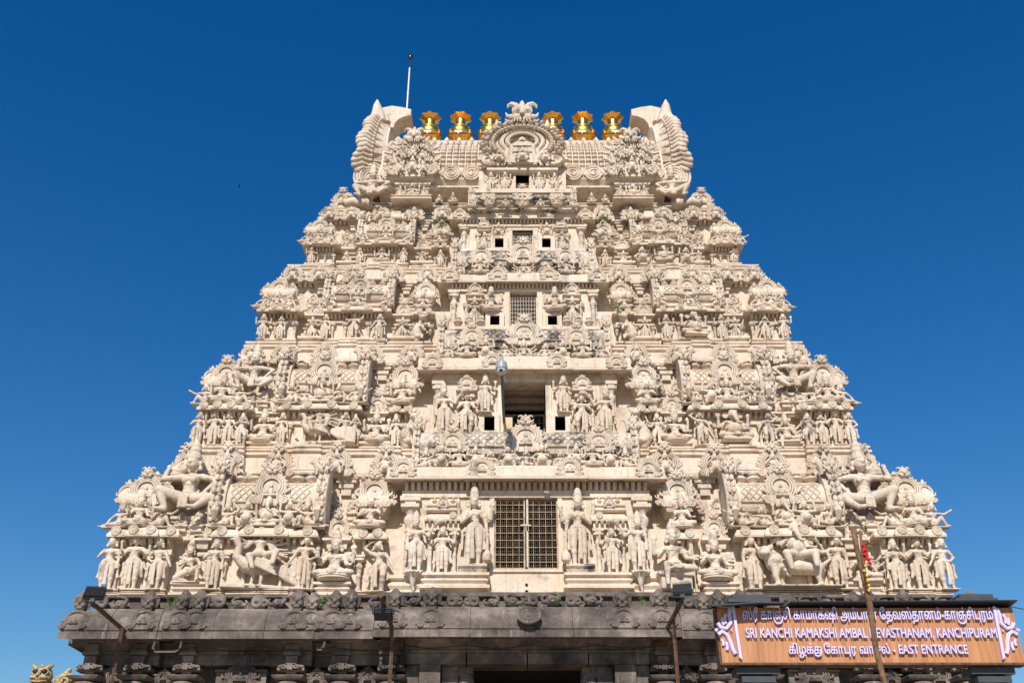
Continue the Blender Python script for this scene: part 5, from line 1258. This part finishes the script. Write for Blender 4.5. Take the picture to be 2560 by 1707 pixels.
# ------------------------------------------------------------------ ground and the wall to the left
G = MB(); G.add([(-400,-400,0),(400,-400,0),(400,400,0),(-400,400,0)], [(0,1,2,3)]); tag(obj('ground', G.mesh('ground', GROUND)), kind='structure')
wl_ = tag(empty('compound_wall', (-12.6, 2.3, 0)), 'low granite compound wall standing left of the tower', 'wall')
F = MB(); F.box(-3.4, 3.4, 0, .8, 0, 5.25); obj('wall_body', F.mesh('wall_body', GRANITE), wl_)
F = MB(); F.loft(-3.4, 3.4, -.05, .85, [(0,5.25),(.12,5.30),(.12,5.40),(0,5.50)]); obj('coping', F.mesh('coping', GRANITE), wl_)
def k_paintlion():
    F = MB(); F.ell((0,0,.55), (.26,.20,.34), 14, 10); F.box(-.2,.2,-.1,.2,0,.4)
    for q in (-1,1):
        F.tube([(q*.12,-.10,.78),(q*.20,-.10,.86),(q*.25,-.06,.97)], [.08,.07,.02], 7); F.ell((q*.11,-.20,.45), (.12,.08,.08), 10, 6); F.tube(arc(q*.105,.66,.10,0,360,-.17,12), .022, 5)
    F.cap((0,-.18,.70),(0,-.26,.53), .035, .055, 8); F.tube([(0,-.1,.84),(0,-.12,.95)], [.06,.015], 6); F.tube([(-.20,-.16,.36),(0,-.20,.30),(.20,-.16,.36)], .045, 6); return F
ln = tag(empty('lion_mask_statue', (-10.55, 2.5, 5.50)), 'painted gold lion mask with bulging black eyes on the wall left of the tower', 'statue')
obj('head', remesh(k_paintlion(), 'head', PAINTED, .014, .8, 1), ln)
for q in (-1, 1): obj('eye', MB().ell((q*.105,-.185,.66), (.075,.06,.065), 12, 8).mesh('eye', BLACKM, True), ln)
obj('tongue', MB().ell((0,-.20,.375), (.13,.05,.035), 10, 6).mesh('tongue', PINK, True), ln)
for k in range(6): obj('tooth', MB().cap((-.15+.06*k,-.225,.425),(-.15+.06*k,-.225,.385), .018, .010, 6).mesh('tooth', WHITEM, True), ln)
fn = tag(empty('shell_finial', (-10.02, 2.5, 5.50)), 'painted scroll shell finial beside the lion mask on the wall', 'finial')
F = MB(); F.ell((0,0,.32), (.26,.14,.34), 14, 10); F.tube([(.0,0,.62),(.04,-.02,.74),(.10,-.02,.78)], [.10,.06,.02], 8); F.tube(spiral(.02,.34,.19,1.7,1,-.13), .045, 6); F.tube(arc(0,.32,.27,0,360,-.02,18), .03, 5)
obj('shell', F.mesh('shell', PAINTED, 50), fn, (0,0,0), 0, (.9,.9,.62))
for c_ in ln.children: c_.scale = (.88,.9,.60)
# ------------------------------------------------------------------ floodlights on arms
def floodlight(wall, tip, headc, tilt, label, brace=.35, head_rz=0):
    fl = tag(empty('floodlight', wall), label, 'floodlight', 'floodlights on arms from the granite storey')
    W = Vector(wall); rel = lambda p: Vector(p)-W
    F = MB(); F.tube([(0,0,0), rel(tip)], .042, 4); obj('arm', F.mesh('arm', RUST), fl)
    F = MB(); F.box(-.14,.14,-.02,.02,-.10,.10); obj('wall_plate', F.mesh('wall_plate', RUST), fl)
    m = W.lerp(Vector(tip), brace); F = MB(); F.tube([rel(m)+Vector((.03,0,0)), rel((m.x+.03, m.y, .02))], .036, 4); obj('post', F.mesh('post', RUST), fl)
    hd = obj('lamp_head', lampm[0], fl, rel(headc)); hd.rotation_euler = (tilt, 0, head_rz)
    for nm, me in (('lens', lampm[1]), ('fins', lampm[2]), ('yoke', lampm[3])):
        o = obj(nm, me, hd)
    return fl
H = MB(); H.loft(-.18,.18,-.14,.14,[(-.03,-.05),(0,-.03),(0,.03),(-.01,.04)], True)
Ln = MB(); Ln.box(-.155,.155,-.115,.115,-.056,-.05)
for k in range(4): Ln.box(-.14+.075*k,-.085+.075*k,-.10,.10,-.060,-.056)
Fi = MB()
for k in range(15): Fi.box(-.165+.0236*k-.004,-.165+.0236*k+.004,-.125,.125,.04,.085)
Yk = MB(); Yk.tube([(-.20,.0,0),(-.20,-.16,.0),(.20,-.16,0),(.20,0,0)], .012, 4); Yk.box(-.04,.04,-.22,-.14,-.03,.03)
lampm = (H.mesh('lamp_head', BLACKM), Ln.mesh('lens', GLASS), Fi.mesh('fins', BLACKM), Yk.mesh('yoke', STEELD))
floodlight((-7.89,.58,6.12), (-8.17,-1.2,6.42), (-8.19,-1.26,6.62), R(62), 'black floodlight on an arm at the end of the granite storey away from the sign', .42, R(8))
floodlight((-2.62,.42,6.10), (-2.80,-1.15,6.60), (-2.78,-.75,6.36), R(-30), 'black floodlight tipped flat under its arm, nearest the entrance', .36, 0)
floodlight((2.66,.42,6.10), (2.90,-1.2,6.50), (2.92,-1.22,6.70), R(58), 'black floodlight raised on an arm close to the orange sign', .55, R(-12))

# ------------------------------------------------------------------ camera on an arm, small cameras, pipes
cc = tag(empty('dome_camera', (-.50, 2.1, 11.62)), 'grey dome security camera on a long arm before the second-storey window', 'security camera')
F = MB(); F.tube([(0,0,.05),(-.02,-1.2,.12),(-.04,-2.66,.22)], .036, 8); obj('arm', F.mesh('arm', STEELD, 50), cc)
F = MB(); F.box(-.02,.20,-.12,.1,-.14,.16); obj('junction_box', F.mesh('junction_box', CREAMBOX), cc)
F = MB(); F.lathe([(.05,.02),(.13,.0),(.13,.10),(.11,.17),(.04,.20),(.04,.30)], 16, (-.04,-2.74,.10)); obj('housing', F.mesh('housing', GREYP, 50), cc)
obj('dome', MB().ell((-.04,-2.74,.09), (.115,.115,.12), 16, 10).mesh('dome', mat('pale_dome', plain((.5,.5,.5), .2, 0, .05)), True), cc)
obj('lens', MB().ell((-.05,-2.83,.04), (.04,.03,.04), 10, 6).mesh('lens', BLACKM, True), cc)
for x, lab in ((.46,'small bullet camera fixed to the beam above the door grille'),(1.02,'small bullet camera on the base course near the drain holes')):
    z = 9.44 if x < .5 else 7.20
    b = tag(empty('bullet_camera', (x, .93, z)), lab, 'security camera')
    F = MB(); F.tube([(0,.04,0),(0,-.03,0)], .025, 6); obj('mount', F.mesh('mount', WHITEM), b)
    F = MB(); F.tube([(-.06,-.05,.01),(.05,-.06,-.01)], .032, 8); obj('body', F.mesh('body', GREYP, 40), b)
pp = tag(obj('drain_pipe', MB().tube([(-.28,0,.20),(-.30,0,.04),(-.24,0,-.02),(.16,0,-.02),(.24,0,.04),(.26,0,.24)], .024, 8).mesh('drain_pipe', WHITEM, 50)), 'white plastic pipe bent in a U under the granite eave', 'pipe')
pp.location = (-7.22, .45, 5.94)
pp = tag(obj('drain_pipe', MB().tube([(.0,0,0),(.08,0,-.01),(.13,0,.05),(.15,0,.14)], .026, 8).mesh('drain_pipe', WHITEM, 50)), 'short white elbow pipe under the granite eave near the entrance', 'pipe')
pp.location = (-4.22, .40, 5.96)

# ------------------------------------------------------------------ orange sign
import numpy as np
from mathutils.geometry import delaunay_2d_cdt
def glyph_clusters(text, size):
    c = bpy.data.curves.new('line', 'FONT'); c.body = text; c.size = size
    o = bpy.data.objects.new('line', c); COL.objects.link(o)
    dg = bpy.context.evaluated_depsgraph_get(); dg.update()
    cu = o.evaluated_get(dg).to_curve(dg)
    loops = []
    for s in cu.splines:
        P = []
        if s.type == 'BEZIER':
            bp = s.bezier_points; n = len(bp)
            for i in range(n):
                a, b = bp[i], bp[(i+1) % n]
                p0, p1, p2, p3 = (v.to_2d() for v in (a.co, a.handle_right, b.handle_left, b.co))
                straight = abs((p1-p0).cross(p3-p0)) < 1e-5 and abs((p2-p0).cross(p3-p0)) < 1e-5
                m = 1 if straight else 4
                for k in range(m):
                    t = k/m; u = 1-t; P.append(tuple(p0*u**3+p1*3*u*u*t+p2*3*u*t*t+p3*t**3))
        else: P = [tuple(p.co[:2]) for p in s.points]
        Q = [P[0]]
        for p in P[1:]:
            if math.dist(p, Q[-1]) > 1e-4: Q.append(p)
        if len(Q) > 2: loops.append(Q)
    bpy.data.objects.remove(o); bpy.data.curves.remove(c)
    cl = []
    for L in sorted(loops, key=lambda L: min(p[0] for p in L)):
        a, b = min(p[0] for p in L), max(p[0] for p in L)
        for g in cl:
            if a < g[1]-.012*size: g[0] = min(g[0], a); g[1] = max(g[1], b); g[2].append(L); break
        else: cl.append([a, b, [L]])
    return cl
def area(L): return sum(L[i-1][0]*L[i][1]-L[i][0]*L[i-1][1] for i in range(len(L)))/2
def solid(loops, bold, depth):
    big = max(loops, key=lambda L: abs(area(L))); sg = 1 if area(big) > 0 else -1
    al = list(loops)
    if bold:
        for L in loops:
            for i in range(len(L)):
                a, b = Vector(L[i-1]), Vector(L[i]); d = b-a
                if d.length < 1e-5: continue
                d.normalize(); n = Vector((-d.y, d.x))*bold; e = d*bold*.5
                q = [tuple(a-e-n), tuple(b+e-n), tuple(b+e+n), tuple(a-e+n)]
                if area(q)*sg < 0: q.reverse()
                al.append(q)
    vs = []; es = []
    for L in al:
        o = len(vs); vs += [Vector(p) for p in L]; es += [(o+i, o+(i+1) % len(L)) for i in range(len(L))]
    V, E, Fc, *_ = delaunay_2d_cdt(vs, es, [], 0, 1e-5)
    if not Fc: return None
    P = np.array([tuple(v) for v in V]); C = np.array([P[list(f)].mean(0) for f in Fc]); wn_ = np.zeros(len(C))
    for L in al:
        A = np.array(L); B = np.roll(A, -1, 0)
        for a, b in zip(A, B):
            cr = (b[0]-a[0])*(C[:,1]-a[1])-(C[:,0]-a[0])*(b[1]-a[1])
            wn_ += ((a[1] <= C[:,1]) & (b[1] > C[:,1]) & (cr > 0)).astype(int); wn_ -= ((a[1] > C[:,1]) & (b[1] <= C[:,1]) & (cr < 0)).astype(int)
    keep = [tuple(f) for f, q in zip(Fc, wn_) if abs(q) > .5]
    M = MB(); n = len(V)
    ed = {}
    for f in keep:
        for i in range(len(f)): ed[(f[i-1], f[i])] = 1
    side = [(a, b) for (a, b) in ed if (b, a) not in ed]
    M.v = [(v[0], 0, v[1]) for v in V]+[(v[0], depth, v[1]) for v in V]
    M.f = keep+[tuple(reversed([i+n for i in f])) for f in keep]+[(b, a, a+n, b+n) for a, b in side]
    return M
def stroke(pts, w):
    pts = [Vector(p) for p in pts]; L = []; Rr = []
    for i, p in enumerate(pts):
        d = (pts[min(i+1,len(pts)-1)]-pts[max(i-1,0)]).normalized(); n = Vector((-d.y, d.x))*w/2; L.append(tuple(p+n)); Rr.append(tuple(p-n))
    return L+Rr[::-1]
SY = -6.0
sign = tag(empty('entrance_sign', (4.63, SY, 0)), 'long orange wood sign with lilac Tamil and English letters before the tower', 'sign')
X0, X1, ZB, ZT = 2.56-4.63, 6.70-4.63, 4.41, 5.15
xs = [X0, 3.70-4.63, 5.47-4.63, X1]
for k in range(3):
    F = MB(); F.box(xs[k]+.003, xs[k+1]-.003, 0, .05, ZB, ZT); obj('cladding_panel', F.mesh('cladding_panel', WOOD), sign)
F = MB(); F.box(X0-.02, X1+.02, .051, .22, ZB-.03, ZT+.02); F.box(X0-.02,X1+.02,-.01,.051,ZB-.03,ZB-.002); obj('backing_frame', F.mesh('backing_frame', RUST), sign)
F = MB(); F.add([(X0+1.0,-.20,ZT+.045),(X1+.02,-.16,ZT+.075),(X1+.02,.24,ZT+.10),(X0+1.0,.24,ZT+.08),(X0+1.0,-.20,ZT+.03),(X1+.02,-.16,ZT+.06),(X1+.02,.24,ZT+.022),(X0+1.0,.24,ZT+.022)],[(0,1,2,3),(4,7,6,5),(0,4,5,1),(1,5,6,2),(2,6,7,3),(3,7,4,0)]); obj('hood', F.mesh('hood', BLACKM), sign)
F = MB(); F.add([(X0-.12,-.26,ZT-.02),(X0+.5,-.26,ZT+.02),(X0+.96,-.22,ZT+.03),(X0+.96,.2,ZT+.10),(X0-.12,.2,ZT+.09)],[(0,1,2,3,4)]); F.add([(X0-.12,-.26,ZT-.035),(X0+.5,-.26,ZT+.005),(X0+.96,-.22,ZT+.015),(X0+.96,.2,ZT+.085),(X0-.12,.2,ZT+.075)],[(4,3,2,1,0)]); F.f += [(5,6,1,0),(6,7,2,1),(7,8,3,2),(8,9,4,3),(9,5,0,4)]; obj('hood', F.mesh('hood', STEELD), sign)
for x in (3.06-4.63, 6.28-4.63):
    for d in (-.17, .17):
        F = MB(); F.box(x+d-.05, x+d+.05, .24, .36, 0, 5.26); obj('post', F.mesh('post', STEELD), sign)
    for a, z0, z1 in ((.30,5.262,5.32),(.24,5.322,5.375)):
        F = MB(); F.box(x-a, x+a, .10, .40, z0, z1); obj('post_cap', F.mesh('post_cap', STEELD), sign)
    for a, z0, z1 in ((.30,4.28,4.37),(.23,4.17,4.25)):
        F = MB(); F.box(x-a, x+a, .10, .42, z0, z1); obj('post_collar', F.mesh('post_collar', STEELD), sign)
LET = {}
def sign_line(text, x0, x1, zb, size, bold, extra=None, zscale=1.0):
    cl = glyph_clusters(text, 1.0)
    a, b = cl[0][0], cl[-1][1]; k = (x1-x0)/(b-a)
    for i, (p, q, loops) in enumerate(cl):
        if extra and i in extra: loops = loops+extra[i](p, q)
        c0 = (p+q)/2
        loops = [[((x-c0)*k, y*size) for x, y in L] for L in loops]
        M = solid(loops, bold, .05)
        if M: obj('letter', M.mesh('letter', LILAC), sign, (x0+(c0-a)*k-4.63, -.05, zb))
    return cl
def hook(p, q):   # the bowl that turns ka into ku
    c = (p+q)/2; w_ = (q-p)
    return [stroke([(q-.02,.52),(q+.06,.40),(q+.05,.10),(q-.08,-.14),(c-.05,-.20),(p+.06,-.10),(p+.02,.02)], .09)]
def drop(p, q): return [stroke([(q-.05,.3),(q-.05,-.22)], .10)]
def srib(p, q): return [stroke([(p+.05,-.06),(p+.2,-.22),((p+q)/2,-.27),(q-.15,-.22),(q-.03,-.05)], .09)]
sign_line('ஸ்ரீ காஞ்சி காமாக்ஷி அம்பாள் ேதவஸ்தானம்-காஞ்சிபரம்', 2.90, 6.38, 4.985, .20, .002, {31: drop})
sign_line('SRI KANCHI KAMAKSHI AMBAL DEVASTHANAM, KANCHIPURAM', 2.92, 6.38, 4.735, .185, .002)
sign_line('கிழக்க ேகாபர வாசல் - EAST ENTRANCE', 3.48, 5.93, 4.52, .17, .002, {3: hook, 7: drop})
def flourish(q):
    F = MB()
    F.prism([(.16*q,.36),(.20*q,.36),(.23*q,-.36),(.19*q,-.33)] if q > 0 else [(.16*q,.36),(.19*q,-.33),(.23*q,-.36),(.20*q,.36)], 0, .05)
    for pts, w_ in (([(.14,.34),(.12,.24),(.13,.14),(.06,.06),(-.02,.08),(-.05,.14)], .030),([(.07,.26),(.05,.20),(.06,.13)], .022),([(.02,.21),(.01,.17),(.03,.11)], .020),
                    ([(-.06,-.02),(.0,.02),(.06,-.02),(.10,-.12),(.12,-.22),(.15,-.28)], .030),([(-.02,-.08),(.0,-.13),(-.01,-.17)], .020),([(.04,-.12),(.05,-.18),(.04,-.23)], .022),([(-.10,.03),(-.06,.05)], .025),([(.12,.03),(.13,.035)], .025)):
        F.tube([(x*q,.025,z) for x, z in pts], w_, 6, .7)
    return F
obj('flourish', flourish(1).mesh('flourish', LILAC, 40), sign, (2.62-4.63-.02, -.05, 4.80))
obj('flourish', flourish(-1).mesh('flourish', LILAC, 40), sign, (6.70-4.63-.09, -.05, 4.80))

# ------------------------------------------------------------------ bamboo pole with flowers
pole = tag(empty('wooden_pole', (3.30, -10.0, 0)), 'rough brown wooden pole tied with red flowers, standing before the sign', 'pole')
pts = [(.05-.10*k/24+.012*math.sin(k*1.3), .01*math.cos(k*2.1), 4.96*k/24) for k in range(25)]
F = MB(); F.tube(pts, [.034-.007*k/24+.004*(k % 4 == 0) for k in range(25)], 9); obj('shaft', F.mesh('shaft', BAMBOO, True), pole)
F = MB(); F.tube([(-.035,-.03,4.3),(-.02,-.035,4.7),(.0,-.03,4.93)], .014, 6); obj('splint', F.mesh('splint', BAMBOO, True), pole)
rf = random.Random(4)
for k in range(9):
    F = MB()
    for j in range(6): F.ell((rf.uniform(-.02,.02),rf.uniform(-.015,.015),rf.uniform(-.02,.02)), (.014,.010,.016), 6, 5)
    obj('flower', F.mesh('flower', RED, True), pole, (-.03+rf.uniform(-.01,.05), -.05+rf.uniform(-.01,.02), 4.77-.022*k))
for k in range(6): obj('flower', MB().ell((0,0,0), (.016,.016,.018), 6, 5).mesh('flower', YELLOW, True), pole, (-.03+rf.uniform(-.01,.02), -.045, 4.55-.05*k))
for k in range(8):
    F = MB(); a = rf.uniform(0,6.28); F.add([(0,0,0),(.02,.005,.015),(.06,0,.0),(.02,-.005,-.015)], [(0,1,2,3)]); o = obj('leaf', F.mesh('leaf', LEAF), pole, (.01+rf.uniform(-.02,.03), -.05, 4.72+rf.uniform(-.07,.07))); o.rotation_euler = (a, a*2, a)

# ------------------------------------------------------------------ cables, bird
wr = tag(obj('overhead_wire', MB().tube([(0,0,0),(1.0,.4,-.05),(2.2,1.0,-.06),(4.0,2.0,.02)], .006, 5).mesh('overhead_wire', BLACKM)), 'thin black wire running off from the sign end to the right', 'wire')
wr.location = (6.70, -5.9, 5.20)
for k, (x0, x1, z, lab) in enumerate(((-7.9,-2.7,5.98,'thin black cable sagging under the eave between the two floodlights left of the entrance'),(-2.5,2.6,6.02,'thin black cable sagging under the eave across the entrance'))):
    pts = [(x0+(x1-x0)*j/24, .36+.05*math.sin(j*.9), z-.05*abs(math.sin(j*.52))) for j in range(25)]
    tag(obj('sagging_cable', MB().tube(pts, .011, 5).mesh('sagging_cable', BLACKM)), lab, 'cable', 'cables under the granite eave')
bd = tag(empty('bird', (-8.55, 4.0, 20.35)), 'small dark bird flying in the sky left of the tower', 'bird')
F = MB(); F.tube([(-.10,0,0),(0,0,.01),(.12,0,.0)], [.012,.04,.012], 7, 1, True); F.add([(-.03,0,.02),(.05,0,.02),(.02,-.16,.10),(-.04,-.18,.09)], [(0,1,2,3)]); F.add([(-.03,0,.02),(.05,0,.02),(.02,.16,.14),(-.04,.18,.13)], [(0,1,2,3)])
obj('body', F.mesh('body', BLACKM), bd, (0,0,0), 0, .5)

# ------------------------------------------------------------------ weeds rooted in the ledges
def weed(x, y, z, s_, label, seed):
    r_ = random.Random(seed); e = tag(empty('weed', (x, y, z)), label, 'weed', 'weeds rooted in the ledges')
    S = MB()
    for k in range(5):
        a = r_.uniform(-1.2,1.2); S.tube([(0,0,0),(.3*math.sin(a),-.12,.5),(.5*math.sin(a),-.2,.9)], [.02,.015,.008], 4)
    obj('stem', S.mesh('stem', LEAF), e, (0,0,0), 0, s_)
    for k in range(26):
        L = MB(); L.add([(0,0,0),(.10,.02,.05),(.24,0,.0),(.10,.02,-.05)], [(0,1,2),(0,2,3)])
        a = r_.uniform(-1.2,1.2); t = r_.uniform(.2,1.0)
        o = obj('leaf', shared('weedleaf', lambda: L.mesh('leaf', LEAF)), e, (.5*t*math.sin(a)*s_, -.2*t*s_, .9*t*s_), 0, s_*r_.uniform(.9,1.6)); o.rotation_euler = tuple(r_.uniform(0,6.28) for _ in range(3))
weed(-2.35,3.62,18.55,.42,'green weed hanging beside the fourth-storey cornice end, left of its window',1)
weed(2.28,3.60,18.60,.36,'green weed by the fourth-storey cornice end, right of its window',2)
weed(2.52,2.80,15.25,.26,'small green weed right of the third-storey window bay',3)
weed(-7.25,.30,6.74,.26,'green weed in the granite ledge notch near the end floodlight',4)
weed(-4.17,.28,6.74,.26,'green weed in the granite ledge notch nearest the entrance floodlight',5)
weed(.62,.12,6.76,.18,'low green weed on the granite ledge just right of the middle medallion',6)
weed(2.32,.12,6.76,.16,'low green weed between two granite lion heads near the raised floodlight',7)
weed(-3.95,3.40,22.0,.16,'tiny green weed beside the left lion mask of the crowning roof',9)

# ------------------------------------------------------------------ statue labels
NTH = 'first second third fourth fifth sixth seventh eighth ninth tenth eleventh twelfth thirteenth fourteenth fifteenth sixteenth seventeenth eighteenth nineteenth twentieth'.split()
NTH += ['twenty-'+w_ for w_ in NTH[:9]]+['thirtieth']+['thirty-'+w_ for w_ in NTH[:9]]
LOOK = dict(attendant='standing crowned woman', attendant2='standing crowned man', whisk='standing fly-whisk bearer', deity='standing four-armed deity', guardian='tall door guardian leaning on a club', dancer='dancing woman with raised arm', dance4='dancing four-armed figure',
    flute='standing flute player', seat4='seated four-armed deity', seat2='cross-legged crowned woman', seat_lute='seated lute player', lalita='deity seated with one leg down', ganesha='seated elephant-headed figure', fierce='seated many-armed deity', dwarf='squatting pot-bellied dwarf',
    dwarf_up='dwarf with both arms raised', lean='reclining woman with raised arm', lean2='reclining woman on one arm', kneel='kneeling man', atlante='large crouching woman propping the cornice', atlante_man='large crouching man propping the roof', peacock='many-headed rider on a peacock', lion='elephant-headed rider on a lion', yali='rearing scaled beast', cow='small cow')
WHERE = {}
for i in (1,2,3,4):
    o_ = ORD[i]
    WHERE[f'{i}w'] = f"along the {o_} storey wall"; WHERE[f'{i}r'] = f"on the {o_} storey's shrine roofs"; WHERE[f'{i}c'] = f"beside the {o_} storey's {'door' if i == 1 else 'window'}"
    WHERE[f'{i}b'] = f"on the balcony above the {o_} storey"; WHERE[f'{i}k'] = f"in the {o_} storey's roof gaps"
WHERE['5'] = 'under the crowning wagon roof'
for row, lst in ROWS.items():
    lst.sort(key=lambda a: a[0])
    for k, (x, o, kind, look) in enumerate(lst):
        n = len(lst)
        if n == 2: pos = 'left one' if k == 0 else 'right one'
        elif k == n-1: pos = f'rightmost of {n} statues'
        elif k == 0: pos = f'leftmost of {n} statues'
        else: pos = f'{NTH[k]} from the left'
        tag(o, f"{LOOK[kind]}, {pos} {WHERE[row]}", 'statue', f"stucco statues {WHERE[row]}")
